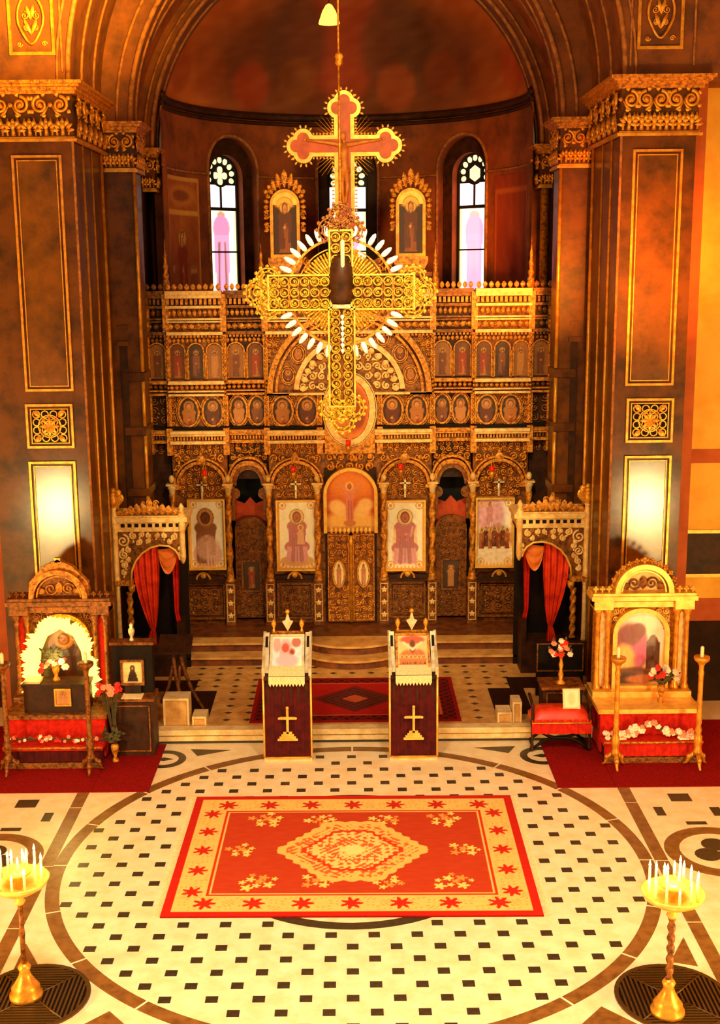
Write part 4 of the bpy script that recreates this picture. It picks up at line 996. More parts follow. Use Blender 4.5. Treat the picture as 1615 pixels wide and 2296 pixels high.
# ------------------------------------------------------------------ hanging oil lamps
for X_, zt, where in ((-.03, 3.6, 'before the royal door arch'), (-.95, 3.17, 'over the seated figure with a child'), (.84, 3.19, 'over the seated figure in rose robes'), (-2.43, 3.12, 'over the standing saint icon'), (2.36, 3.14, 'over the many-figured icon')):
    ol = thing('oil_lamp', 'small hanging red glass oil lamp ' + where, 'lamp', group='oil lamps on the altar screen')
    MB().lathe(X_, 19.98, [(.004, zt - .12), (.03, zt - .1), (.05, zt - .03), (.055, zt + .01), (.035, zt + .01)], 10).build('lamp_holder', 'gold', ol)
    MB().lathe(X_, 19.98, [(.03, zt), (.042, zt + .05), (.045, zt + .1), (.03, zt + .1)], 10).build('lamp_glass', 'red_glass', ol)
    m = MB()
    for k in range(3):
        a = k * 2 * PI / 3; m.tube([(X_ + .05 * math.cos(a), 19.98 + .05 * math.sin(a), zt), (X_, 19.98, zt + .3)], .004, 4)
    m.tube([(X_, 19.98, zt + .3), (X_, 20.06, zt + .34), (X_, 20.25, zt + .34)], .006, 4); m.build('chains', 'gold', ol)
    rebase(ol, (X_, 19.98, zt - .12))
# ------------------------------------------------------------------ hanging cross chandelier
ch = thing('cross_chandelier', 'huge hanging filigree cross chandelier ringed with white glass drops', 'chandelier')
hx, hy, hz = -.09, 15.5, 6.2
MB().tube([(hx, hy, 7.2), (hx - .005, hy, 8.9)], .012, 6).tube([(hx - .005, hy, 9.04), (hx, hy, 12.56)], .012, 6).build('hanging_rod', 'gold_carved', ch)
MB().lathe(hx, hy, [(.01, 8.88), (.05, 8.92), (.04, 8.97), (.055, 9.0), (.04, 9.03), (.012, 9.06)], 10).build('rod_knob', 'gold_carved', ch)
def filigree(mb, x0, x1, z0, z1, y, r, th=.011, keep=lambda x, z: True):
    nx = max(1, int((x1 - x0) / (1.7 * r))); nz = max(1, int((z1 - z0) / (1.7 * r)))
    for i in range(nx):
        for j in range(nz):
            x = x0 + (i + .5) * (x1 - x0) / nx; z = z0 + (j + .5) * (z1 - z0) / nz
            if keep(x, z):
                mb.ell(x, z, r * .7, r * .7, th * 1.4, y - th, y + th, 10); mb.spiral(x, z, y, r * .62, 1.1, rnd.random() * 6, th * .8, 1, 9)
                mb.ball((x, y - th, z), r * .25, r * .2, r * .25, 6, 4)
    return mb
for nm, (x0, x1, z0, z1) in {'arm': (-.9, -.14, -.2, .2), 'arm ': (.14, .9, -.2, .2), 'upper_arm': (-.13, .13, .2, .74), 'lower_arm': (-.15, .15, -1.42, -.2)}.items():
    m = MB()
    for yy in (hy - .06, hy + .06): filigree(m, hx + x0, hx + x1, hz + z0, hz + z1, yy, .065)
    tag(m.build(nm.strip(), 'filigree', ch), kind='stuff')
    e = MB(); rect_frame(e, hx + x0, hx + x1, hz + z0, hz + z1, .022, hy - .07, hy + .07); e.build('arm_rim', 'gold_bright', ch)
    MB().box(hx + x0, hx + x1, hy - .02, hy + .02, hz + z0, hz + z1).build('arm_core', 'gold_dark', ch)
for dx, dz, ex, ez in ((-1, 0, -.92, 0), (1, 0, .90, 0), (0, 1, 0, .76), (0, -1, 0, -1.45)):
    m = MB()
    for k, (ax, az) in enumerate(((dx, dz), (-dz, dx), (dz, -dx))):
        c = (hx + ex + ax * .13, hz + ez + az * .16)
        for rr in (.135, .09): m.ell(c[0], c[1], rr, rr, .018, hy - .05, hy + .05, 18)
        for q in range(9):
            a = q * 2 * PI / 9; m.ball((c[0] + .11 * math.cos(a), hy - .05, c[1] + .11 * math.sin(a)), .022, .03, .022, 6, 4)
        for q in range(12):
            a = q * 2 * PI / 12; m.leaf(c[0] + .14 * math.cos(a), c[1] + .14 * math.sin(a), hy - .03, .05, .05, PI / 2 - a, .02)
        m.ball((c[0], hy - .03, c[1]), .04, .04, .04, 8, 5); m.spiral(c[0], c[1], hy - .04, .075, 1.2, k, .012)
    m.box(hx + ex - .1, hx + ex + .1, hy - .03, hy + .03, hz + ez - .1, hz + ez + .1)
    m.build('trefoil_end', 'filigree' if dz != 1 else 'gold_dark', ch)  # upper end is darker, its shade put into the colour
MB().ell(hx, hz, .64, .64, .03, hy - .04, hy + .04, 64).ell(hx, hz, .54, .54, .015, hy - .03, hy + .03, 64).build('ring', 'gold_carved', ch)
drop_me = None
for k in range(40):
    a = 2 * PI * (k + .5) / 40
    if abs(math.sin(a)) < .3 or abs(math.cos(a)) < .22: continue
    if drop_me is None:
        o = MB().lathe(0, 0, [(.012, 0), (.03, .03), (.034, .08), (.026, .14), (.008, .17)], 8).build('glass_drop', 'crystal', ch); drop_me = o.data
    else:
        o = bpy.data.objects.new('glass_drop', drop_me); COL.objects.link(o); o.parent = ch
    o.location = (hx + .66 * math.cos(a), hy - .02, hz + .66 * math.sin(a)); o.rotation_euler = (0, PI / 2 - a, 0)
for qd in range(4):
    m = MB()
    for k in range(11):
        a = D(90 * qd + 20 + 5 * k)
        m.tube([(hx + .2 * math.cos(a), hy - .02, hz + .2 * math.sin(a)), (hx + .52 * math.cos(a), hy - .03, hz + .52 * math.sin(a))], [.008, .016], 5)
        for q in range(4): m.ball((hx + (.28 + .075 * q) * math.cos(a), hy - .035, hz + (.28 + .075 * q) * math.sin(a)), .017, .017, .017, 6, 4)
    tag(m.build('ray_fan', 'filigree', ch), kind='stuff')
MB().lathe(hx, hy, [(.06, hz - .16), (.15, hz - .12), (.165, hz - .04), (.15, hz + .02), (.165, hz + .06), (.16, hz + .3), (.13, hz + .36), (.14, hz + .4), (.08, hz + .46)], 14).build('hub', 'wood_dark', ch)
MB().lathe(hx + .02, hy - .13, [(.02, hz + .28), (.026, hz + .3), (.026, hz + .62), (.01, hz + .64)], 8).build('candle', 'wax', ch)
m = MB()
for k in range(7): m.lathe(hx + .01, hy - .12, [(.004, hz - .34 - k * .07), (.022, hz - .31 - k * .07), (.026, hz - .29 - k * .07), (.004, hz - .275 - k * .07)], 6)
tag(m.build('crystal_string', 'crystal', ch), kind='stuff')
MB().box(hx - .11, hx + .11, hy - .1, hy + .1, hz - .2, hz - .15).build('hub_plate', 'silver', ch)
rebase(ch, (hx, hy, 4.4))
hl = thing('hanging_lamp', 'small glowing bell lamp on a cord before the apse vault', 'lamp')
lx, ly, lz = -.25, 19.2, 10.22
MB().lathe(lx, ly, [(.16, lz - .16), (.15, lz - .12), (.1, lz + .02), (.05, lz + .1), (.02, lz + .12)], 16).build('shade', mat('lamp_glow', (255, 214, 90), .5, emit=1.6), hl)
MB().tube([(lx, ly, lz + .1), (lx, ly, 11.83)], .008, 5).build('cord', 'wood_deep', hl)
rebase(hl, (lx, ly, lz - .16))

# ------------------------------------------------------------------ bishop thrones with canopies
def loft(mb, rows, n=26, folds=5, depth=.05, y=0):
    """rows: (z, x0, x1, dy) top to bottom; hanging pleated cloth"""
    v = []; f = []
    for (z, x0, x1, dy) in rows:
        for i in range(n + 1):
            t = i / n; v.append((x0 + (x1 - x0) * t, y + dy - depth * math.cos(t * folds * 2 * PI), z))
    for j in range(len(rows) - 1):
        for i in range(n): f.append((j * (n + 1) + i, j * (n + 1) + i + 1, (j + 1) * (n + 1) + i + 1, (j + 1) * (n + 1) + i))
    return mb.add(v, f, True)
for s in (-1, 1):
    t = thing('bishop_throne', 'gilt canopied throne with parted red curtain ' + ('behind the dark cabinet' if s < 0 else 'behind the red stool'), 'throne')
    X = lambda a: s * a
    yf = 18.25
    pp = [(2.55, 2.62), (3.62, 2.62), (3.62, 1.80), (3.40, 1.80), (3.385, 1.95), (3.32, 2.10), (3.22, 2.22), (3.08, 2.31), (2.94, 2.345), (2.80, 2.33), (2.71, 2.27), (2.66, 2.2), (2.64, 2.12), (2.55, 2.12)]
    MB().prism([(X(a), b) for a, b in pp], yf, yf + .06).build('arched_front', 'gold_dark', t)
    fb = MB(); fb.box(X(2.55), X(3.62), yf - .03, yf, 2.565, 2.62).box(X(3.585), X(3.62), yf - .03, yf, 1.8, 2.57).box(X(2.55), X(2.59), yf - .028, yf, 2.12, 2.57)
    split_boxes(fb, 'front_rail', 'gold_pale', t)
    sc = MB()
    for cx, czz, r, d in ((3.5, 2.42, .1, 1), (3.5, 2.2, .075, -1), (3.5, 2.04, .055, 1), (3.5, 1.92, .045, -1), (3.34, 2.5, .06, -1), (3.22, 2.52, .045, 1), (3.1, 2.5, .045, -1), (2.98, 2.5, .04, 1), (2.86, 2.5, .045, -1), (2.72, 2.48, .055, 1), (3.42, 2.28, .05, -1), (3.44, 2.12, .04, 1), (3.26, 2.4, .05, 1), (3.12, 2.42, .04, 1), (2.78, 2.4, .04, -1), (2.63, 2.3, .04, 1), (2.63, 2.2, .03, -1)):
        sc.spiral(X(cx), czz, yf - .01, r, 1.5, PI / 2, .019, d * s); sc.leaf(X(cx), czz - r, yf - .005, r * .6, r, rnd.random() * 6, .02)
    tag(sc.build('carved_scrolls', 'gold_pale', t), kind='stuff')
    e = MB()
    e.tube([(X(a), yf - .01, b) for a, b in pp[3:]], .018, 6); e.build('arch_edge', 'gold_bright', t)
    c = MB(); c.box(X(2.50), X(3.68), yf - .06, 18.88, 2.72, 2.79).box(X(2.53), X(3.65), yf - .03, 18.88, 2.79, 2.81).box(X(2.54), X(3.64), yf - .02, 18.88, 2.6, 2.72); c.build('canopy_cornice', 'gold_pale', t)
    MB().box(X(2.56), X(3.62), yf + .05, 18.88, 2.52, 2.6).build('canopy_roof', 'wood_dark', t)
    for k in range(9): MB().box(X(2.62) + s * k * .105, X(2.68) + s * k * .105, yf - .028, yf, 2.635, 2.69).build('frieze_square', 'wood_deep', t)
    cs = MB()
    for k in range(11):
        u = k / 10; x = 2.62 + .9 * u; h = .09 + .13 * math.sin(PI * u)
        cs.leaf(X(x), 2.81, yf + .0, .11, h, (u - .5) * s * .5, .03); cs.spiral(X(x), 2.81 + h * .55, yf, .045, 1.3, 0, .014, 1 if k % 2 else -1)
    cs.spiral(X(2.98), 3.0, yf, .05, 1.3, 0, .014, 1); cs.spiral(X(3.16), 3.0, yf, .05, 1.3, 0, .014, -1); cs.leaf(X(3.07), 2.9, yf - .01, .1, .2, 0, .03)
    tag(cs.build('crest', 'gold_carved', t), kind='stuff')
    # outer post with the eagle, pendant, supports
    MB().lathe(X(3.63), yf, [(.05, 1.75), (.065, 1.8), (.055, 1.86), (.055, 2.55), (.07, 2.58), (.06, 2.64), (.075, 2.7), (.06, 2.82), (.045, 2.9), (.06, 2.94)], 12).build('corner_post', 'gold_pale', t)
    MB().lathe(X(2.59), yf, [(.015, 2.05), (.04, 2.1), (.05, 2.16), (.045, 2.55), (.06, 2.6), (.05, 2.72), (.06, 2.82), (.03, 2.88), (.045, 2.94), (.01, 3.0)], 10).build('pendant_post', 'gold_pale', t)
    eg = MB(); ex = X(3.63)
    eg.ball((ex, yf, 3.05), .075, .065, .13); eg.ball((ex - s * .015, yf - .03, 3.21), .045, .048, .048); eg.leaf(ex - s * .04, 3.21, yf - .04, .03, .07, -s * 2.0, .02); eg.tube([(ex, yf, 3.1), (ex - s * .01, yf - .02, 3.19)], .045, 8)
    for sg in (-1, 1):
        for k in range(5): eg.leaf(ex + sg * (.05 + .016 * k), 3.17, yf + .01, .07, .27 - .03 * k, PI + sg * (.10 - .1 * k), .03)
        eg.ball((ex + sg * .085, yf, 3.16), .055, .04, .07)
        eg.tube([(ex + sg * .02, yf, 2.97), (ex + sg * .025, yf - .03, 2.94)], .012, 5)
    eg.build('eagle', 'gold', t)
    MB().box(X(3.38), X(3.7), yf - .06, 18.6, 1.72, 1.80).lathe(X(3.4), yf, [(.01, 1.58), (.05, 1.63), (.06, 1.72)], 10).build('bracket', 'gold_carved', t)
    twisted(MB(), X(3.44), yf + .02, .8, 1.6, .042, 5).build('twisted_support', 'gold_carved', t)
    MB().lathe(X(3.62), yf + .02, [(.05, .74), (.04, .8), (.035, 1.65), (.05, 1.72)], 10).build('plain_support', 'gold_pale', t)
    MB().box(X(3.36), X(3.7), yf - .08, 18.7, .68, .76).box(X(3.38), X(3.68), yf - .06, 18.7, .2, .68).build('support_base', 'wood_dark', t)
    MB().box(X(3.58), X(3.62), yf + .05, 18.84, .76, 1.72).build('side_panel', 'wood_dark', t)
    MB().box(X(2.6), X(3.62), 18.8, 18.86, .2, 2.55).build('back_panel', 'wood_deep', t)
    st_ = MB().box(X(2.66), X(3.34), yf + .08, 18.8, .2, .72).box(X(2.66), X(2.74), yf + .1, 18.8, .72, 1.05).build('seat', 'wood_dark', t)
    # curtain
    rows = []
    for z, a, b in ((2.33, 2.98, 3.30), (2.2, 2.98, 3.37), (2.0, 2.97, 3.38), (1.75, 2.98, 3.36), (1.5, 3.0, 3.31), (1.25, 3.02, 3.24), (1.05, 3.05, 3.17), (.98, 3.07, 3.14), (.9, 3.06, 3.17), (.78, 3.05, 3.2), (.72, 3.05, 3.2)):
        rows.append((z, X(a), X(b), .1))
    loft(MB(), rows, 36, 4, .028, yf).build('curtain', 'red_satin', t)
    sw = MB(); v = []; f = []; NR, NC = 9, 14
    for j in range(NR + 1):
        for i in range(NC + 1):
            u = i / NC; w = j / NR; sag = math.sin(PI * u)
            v.append((X(2.68 + .30 * u), yf + .08 - .035 * sag - .02 * math.cos(w * 18) * sag, 2.31 - .05 * u - w * (.05 + .36 * sag ** .55)))
    for j in range(NR):
        for i in range(NC): f.append((j * (NC + 1) + i, j * (NC + 1) + i + 1, (j + 1) * (NC + 1) + i + 1, (j + 1) * (NC + 1) + i))
    sw.add(v, f, True).build('swag', 'orange_satin', t)
    loft(MB(), [(z, X(a), X(b), .3) for z, a, b in ((2.4, 2.66, 2.78), (1.8, 2.70, 2.80), (1.2, 2.72, 2.79), (.78, 2.64, 2.72))], 14, 2, .015, yf).build('inner_curtain', 'red_velvet', t)
    rebase(t, (X(3.1), 18.5, .2))

# ------------------------------------------------------------------ icon tabernacles on red tables
def flower(kind):
    mb = MB()
    for k in range(6): a = k * PI / 3; mb.ball((.022 * math.cos(a), .022 * math.sin(a), 0), .018, .018, .014, 6, 3)
    mb.ball((0, 0, .01), .018, .018, .016, 6, 3); return mb
flower_me = {}
for k_, m_ in (('white', 'flower_white'), ('red', 'flower_red'), ('pink', 'flower_pink')):
    o = flower(k_).build('flower', m_); flower_me[k_] = o.data; bpy.data.objects.remove(o)
def add_flower(parent, loc, kind, sc=1.0):
    o = bpy.data.objects.new('flower', flower_me[kind]); COL.objects.link(o); o.parent = parent; o.location = loc
    o.rotation_euler = (rnd.uniform(.4, 1.3), 0, rnd.uniform(-.6, .6)); o.scale = (sc, sc, sc); return o
def bouquet(name, label, loc, spread, h, kinds, n, group=None, vase='gold_carved'):
    b = thing(name, label, 'flowers', (0, 0, 0), group)
    x, y, z = loc
    MB().lathe(x, y, [(.045, z), (.05, z + .02), (.02, z + .07), (.05, z + .16), (.055, z + .22), (.04, z + .25)], 12).build('vase', vase, b)
    g = MB()
    for k in range(n):
        a = rnd.uniform(0, 6.28); r = spread * math.sqrt(rnd.random()); px, py, pz = x + r * math.cos(a), y + .5 * r * math.sin(a) - .02, z + h - .35 * spread * (r / spread) ** 2 + rnd.uniform(-.09, .03)
        g.tube([(x, y, z + .2), (x + (px - x) * .4, y, z + h * .6), (px, py, pz)], .006, 4)
        for q in range(3):
            g.leaf((x + px) / 2 + rnd.uniform(-.05, .05), z + .3 + rnd.uniform(0, .12), (y + py) / 2 - .01, .04, .1, rnd.uniform(-1.8, 1.8), .01)
        add_flower(b, (px, py, pz), kinds[k % len(kinds)], rnd.uniform(1.0, 1.5))
    tag(g.build('stems_and_leaves', 'leaf_green', b), kind='stuff')
    rebase(b, (x, y, z)); return b
def cloth_skirt(mb, x0, x1, y, z0, z1, folds, depth):
    return loft(mb, [(z1 - (z1 - z0) * k / 4, x0, x1, -.008 * k) for k in range(5)], int(folds * 6), folds, depth, y)
def post(parent, x, y, m1, h=1.64):
    MB().lathe(x, y, [(.055, .17), (.06, .22), (.04, .27), (.05, .33), (.055, .42), (.035, .47), (.045, .52), (.03, .58), (.04, .62), (.035, .7), (.032, 1.25), (.04, 1.3), (.03, 1.34), (.035, 1.4), (.05, 1.43), (.095, 1.47), (.105, 1.5), (.1, 1.52), (.02, 1.51)], 12).build('post', m1, parent)
    MB().lathe(x, y, [(.02, 1.5), (.024, 1.52), (.024, h), (.01, h + .02)], 8).build('candle', 'wax', parent)
    f = MB()
    for k in range(3):
        a = D(-90 + 120 * k)
        f.tube([(x + .03 * math.cos(a), y + .03 * math.sin(a), .2), (x + .10 * math.cos(a), y + .10 * math.sin(a), .13), (x + .13 * math.cos(a), y + .13 * math.sin(a), .05), (x + .17 * math.cos(a), y + .17 * math.sin(a), .02)], [.035, .03, .02, .014], 6)
        f.ball((x + .11 * math.cos(a), y + .11 * math.sin(a), .13), .035, .035, .04)
    f.build('tripod_foot', m1, parent)
def right_painting(u, v):
    p = Paint(u, v, (255, 240, 150), 1.6); p.ell(.6, .85, .8, .4, (255, 255, 235), .5); p.grain(10, 2, 4)
    p.ell(.28, .45, .34, .32, (176, 92, 104), .3); p.ell(.4, .50, .24, .26, (232, 120, 170), .25); p.ell(.3, .66, .2, .12, (150, 84, 90), .4); p.ell(.18, .3, .2, .2, (240, 200, 110), .4); p.ell(.46, .72, .14, .09, (140, 66, 60), .3)
    p.rect(.64, .92, .2, .56, (96, 50, 34)); p.trap(.78, .56, .66, .14, .04, (120, 66, 40)); p.ell(.4, .1, .5, .1, (120, 60, 30), .4); p.ell(.2, .08, .3, .06, (70, 36, 20), .4); p.ell(.6, .06, .3, .05, (196, 110, 60), .5); p.grain(14, 6, 6)
    return p.c
def left_painting(u, v):
    p = Paint(u, v, (64, 40, 18), 1.6); p.grain(10, 4, 4); p.ell(.5, .62, .3, .2, (120, 70, 26), .4); saint(p, .5, .05, .72, (88, 34, 18), (60, 26, 14), (176, 110, 40), (160, 92, 46), aw=1.5); return p.c
for s in (-1, 1):
    X_ = s * 3.985
    tb = thing('draped_table', ('red draped table with gilt rails carrying the dim tabernacle with the shining wreath' if s < 0 else 'red draped table with gilt rails carrying the bright gilt tabernacle'), 'table')
    G = 'gold_bright' if s > 0 else 'gold_dark'  # brighter and dimmer gilt: the light on each side put into the colour
    MB().box(X_ - .64, X_ + .64, 15.52, 16.45, .04, .6).build('table_body', 'red_velvet', tb)
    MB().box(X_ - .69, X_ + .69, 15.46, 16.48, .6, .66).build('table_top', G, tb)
    cloth_skirt(MB(), X_ - .66, X_ + .66, 15.5, .3, .6, 9, .018).build('front_cloth', 'red_velvet', tb)
    MB().box(X_ - .66, X_ + .66, 15.22, 15.52, .25, .31).build('step_board', 'red_velvet', tb)
    cloth_skirt(MB(), X_ - .65, X_ + .65, 15.24, .1, .26, 12, .012).build('step_cloth', 'maroon_velvet' if s < 0 else 'red_velvet', tb)
    MB().box(X_ - .62, X_ + .62, 15.28, 15.52, .02, .25).build('step_body', 'maroon_velvet', tb)
    MB().box(X_ - .64, X_ + .64, 15.2, 15.26, 0.01, .09).build('plinth', 'gold_dark', tb)
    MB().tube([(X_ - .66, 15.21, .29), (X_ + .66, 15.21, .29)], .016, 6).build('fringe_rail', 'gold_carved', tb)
    rebase(tb, (X_, 15.9, .011))
    for sg in (-1, 1):
        pt = thing('candle_post', '%s turned candle post on the %s side of the %s table' % ('bright gilt' if s > 0 else 'dim gilt', 'aisle' if sg == s else 'nave', 'bright red' if s > 0 else 'dark red'), 'candlestick')
        post(pt, X_ + sg * .54, 15.05, 'gold' if s > 0 else G); rebase(pt, (X_ + sg * .54, 15.05, -.0)); pt.location.z = .011
    # aedicule
    ta = thing('icon_tabernacle', ('dim gilt tabernacle whose dark icon sits in a shining wreath' if s < 0 else 'bright gilt tabernacle with toothed arched pediment and landscape icon'), 'tabernacle')
    y = 16.05; zb = .66
    back = MB(); A = arch_poly(X_ - .33, X_ + .33, zb + .12, 1.52, 18, .31)
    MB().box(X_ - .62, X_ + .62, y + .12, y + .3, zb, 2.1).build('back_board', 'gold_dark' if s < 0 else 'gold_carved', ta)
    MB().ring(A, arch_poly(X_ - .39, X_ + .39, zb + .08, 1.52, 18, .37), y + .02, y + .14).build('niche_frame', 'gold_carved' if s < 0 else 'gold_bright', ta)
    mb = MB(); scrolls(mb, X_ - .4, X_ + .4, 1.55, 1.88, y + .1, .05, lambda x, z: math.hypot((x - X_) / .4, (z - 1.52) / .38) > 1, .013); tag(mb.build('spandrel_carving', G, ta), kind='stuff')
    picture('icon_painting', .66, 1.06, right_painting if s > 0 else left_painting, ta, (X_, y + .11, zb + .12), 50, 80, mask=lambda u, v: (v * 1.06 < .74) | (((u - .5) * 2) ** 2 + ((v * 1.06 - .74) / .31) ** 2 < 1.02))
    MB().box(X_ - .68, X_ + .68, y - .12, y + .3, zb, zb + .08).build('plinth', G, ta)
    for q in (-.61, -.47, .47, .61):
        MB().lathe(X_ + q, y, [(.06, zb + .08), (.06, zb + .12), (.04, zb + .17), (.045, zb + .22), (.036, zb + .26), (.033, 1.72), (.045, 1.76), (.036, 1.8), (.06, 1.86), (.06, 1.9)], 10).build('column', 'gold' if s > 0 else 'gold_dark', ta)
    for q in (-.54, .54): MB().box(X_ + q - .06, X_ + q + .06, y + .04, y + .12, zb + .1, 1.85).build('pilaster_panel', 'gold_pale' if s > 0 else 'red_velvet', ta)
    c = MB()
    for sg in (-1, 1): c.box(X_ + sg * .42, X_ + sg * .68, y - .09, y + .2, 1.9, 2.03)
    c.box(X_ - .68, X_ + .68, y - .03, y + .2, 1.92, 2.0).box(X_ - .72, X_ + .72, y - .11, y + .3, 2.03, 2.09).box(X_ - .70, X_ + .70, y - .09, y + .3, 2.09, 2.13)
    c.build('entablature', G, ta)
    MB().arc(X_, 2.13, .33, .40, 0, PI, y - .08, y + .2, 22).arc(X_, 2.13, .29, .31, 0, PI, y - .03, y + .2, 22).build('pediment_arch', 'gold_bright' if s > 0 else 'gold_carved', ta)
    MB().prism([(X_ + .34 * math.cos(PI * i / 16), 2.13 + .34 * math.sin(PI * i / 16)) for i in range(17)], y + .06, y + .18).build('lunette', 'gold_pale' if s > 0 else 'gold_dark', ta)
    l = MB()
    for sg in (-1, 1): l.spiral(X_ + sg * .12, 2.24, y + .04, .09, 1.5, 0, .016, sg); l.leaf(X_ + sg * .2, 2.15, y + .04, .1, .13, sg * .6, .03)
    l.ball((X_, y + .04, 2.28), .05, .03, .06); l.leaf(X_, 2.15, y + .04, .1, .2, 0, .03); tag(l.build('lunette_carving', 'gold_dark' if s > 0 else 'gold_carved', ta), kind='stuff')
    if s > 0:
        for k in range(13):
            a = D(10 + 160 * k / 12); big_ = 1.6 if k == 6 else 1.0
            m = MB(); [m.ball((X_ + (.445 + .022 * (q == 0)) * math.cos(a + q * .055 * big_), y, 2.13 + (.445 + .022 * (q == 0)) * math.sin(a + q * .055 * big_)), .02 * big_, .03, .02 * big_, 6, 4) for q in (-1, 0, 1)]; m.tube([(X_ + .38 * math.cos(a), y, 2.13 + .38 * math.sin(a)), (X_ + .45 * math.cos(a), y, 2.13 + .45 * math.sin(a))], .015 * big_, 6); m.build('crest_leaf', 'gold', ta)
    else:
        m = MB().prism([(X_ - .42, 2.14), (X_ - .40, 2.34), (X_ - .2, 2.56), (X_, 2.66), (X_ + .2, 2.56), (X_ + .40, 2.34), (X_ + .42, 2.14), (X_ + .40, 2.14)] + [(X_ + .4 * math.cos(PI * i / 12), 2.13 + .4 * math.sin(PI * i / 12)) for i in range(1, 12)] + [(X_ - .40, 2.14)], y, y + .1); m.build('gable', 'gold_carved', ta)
        MB().box(X_ - .04, X_ + .04, y, y + .06, 2.62, 2.68).build('gable_tip', 'gold', ta)
    for sg in (-1, 1):
        for k in range(3):
            m = MB(); [m.ball((X_ + sg * (.48 + .09 * k) + q * .022, y - .04, 2.185 + .025 * (q == 0)), .02, .026, .02, 6, 4) for q in (-1, 0, 1)]; m.tube([(X_ + sg * (.48 + .09 * k), y - .04, 2.12), (X_ + sg * (.48 + .09 * k), y - .04, 2.2)], .014, 6); m.build('crest_leaf', G, ta)
    rebase(ta, (X_, y + .1, zb))
# shining wreath on the left tabernacle
wr = thing('shining_wreath', 'thick wreath of glowing yellow lights around the dark icon', 'wreath')
X_ = -3.985; k = 0
core = MB(); P_ = [(X_ - .34, 15.98, .85), (X_ - .36, 15.98, 1.1), (X_ - .33, 15.98, 1.4), (X_ - .22, 15.98, 1.64), (X_, 15.98, 1.76), (X_ + .22, 15.98, 1.64), (X_ + .33, 15.98, 1.4), (X_ + .36, 15.98, 1.1), (X_ + .34, 15.98, .85)]
core.tube(P_, .06, 8).build('wreath_core', 'bulb_yellow', wr)
bm = None
for i in range(190):
    u = rnd.random() * 7.999; j = int(u); q = u - j
    p = Vector(P_[j]).lerp(Vector(P_[j + 1]), q); a = math.atan2(p.z - 1.15, p.x - X_) + rnd.uniform(-.9, .9); rr = rnd.uniform(-.02, .13)
    if bm is None:
        o = MB().lathe(0, 0, [(.008, -.03), (.03, .0), (.034, .04), (.018, .09), (.002, .13)], 7).build('light_bulb', 'bulb_yellow', wr); bm = o.data
    else: o = bpy.data.objects.new('light_bulb', bm); COL.objects.link(o); o.parent = wr
    o.location = (p.x + rr * .7 * math.cos(a), p.y - .06 - .03 * math.sin(i), p.z + rr * .7 * math.sin(a)); o.rotation_euler = (.3, PI / 2 - a, 0)
rebase(wr, (X_, 15.98, .8))
lamp('wreath_glow', 'POINT', (X_, 15.6, 1.4), 16, (1.0, .8, .25), .2)
# reliquary box before the left icon, with small icon
rb = thing('reliquary_box', 'dark wooden box with a small square gilt icon before the wreath', 'box')
MB().box(-4.42, -3.56, 15.56, 15.86, .66, 1.02).box(-4.44, -3.54, 15.54, 15.88, 1.02, 1.06).build('box_body', 'wood_dark', rb)
f = MB(); rect_frame(f, -3.98, -3.80, .78, .98, .022, 15.53, 15.56); f.build('icon_frame', 'gold', rb)
picture('icon_painting', .18, .2, saint_icon(4, (206, 140, 60), asp=1.1, standing=False), rb, (-3.89, 15.55, .78), 16, 18)
rebase(rb, (-3.99, 15.7, .66))
mp = thing('altar_missal', 'small white cloth-covered book on the dark reliquary box', 'book')
MB().box(-4.4, -4.2, 15.58, 15.76, 1.06, 1.09).build('pages', 'lace', mp); MB().box(-4.41, -4.19, 15.57, 15.77, 1.09, 1.1).build('cover', 'silver', mp); rebase(mp, (-4.3, 15.67, 1.06))
bouquet('flower_vase', 'vase of red and white flowers on the dark reliquary box', (-4.0, 15.7, 1.06), .2, .3, ('red', 'white', 'pink'), 12)
bouquet('flower_vase', 'vase of red flowers on the floor beside the dark cabinet', (-3.2, 15.42, .011), .18, 1.12, ('red', 'pink', 'red'), 12)
bouquet('flower_vase', 'vase of white and red flowers before the landscape icon', (4.2, 15.75, .66), .24, .5, ('white', 'red', 'pink', 'white'), 18)
# garlands
for s, nm in ((1, 'garland of white and pink flowers on the bright red table step'), (-1, 'garland of small dim flowers on the dark red table step')):
    g = thing('flower_garland', nm, 'garland'); X_ = s * 3.985
    st2 = MB(); pts = []
    for i in range(25):
        u = i / 24; pts.append((X_ - .6 + 1.2 * u, 15.32, .34 + (.15 * math.exp(-((u - .48) / .2) ** 2) if s > 0 else .03)))
    st2.tube(pts, .014, 6)
    for i in range(24):
        p = pts[i]; st2.leaf(p[0], p[2], p[1] - .01, .03, .06, rnd.uniform(-2, 2), .01)
    st2.build('garland_stem', 'leaf_green', g)
    for i in range(52 if s > 0 else 34):
        p = pts[rnd.randrange(25)]
        add_flower(g, (p[0] + rnd.uniform(-.03, .03), p[1] - .03, p[2] + rnd.uniform(-.02, .06)), ('white', 'pink', 'white')[i % 3] if s > 0 else ('pink', 'red', 'white')[i % 3], rnd.uniform(1.0, 1.6) if s > 0 else rnd.uniform(.6, .9))
    rebase(g, (X_, 15.32, .31))
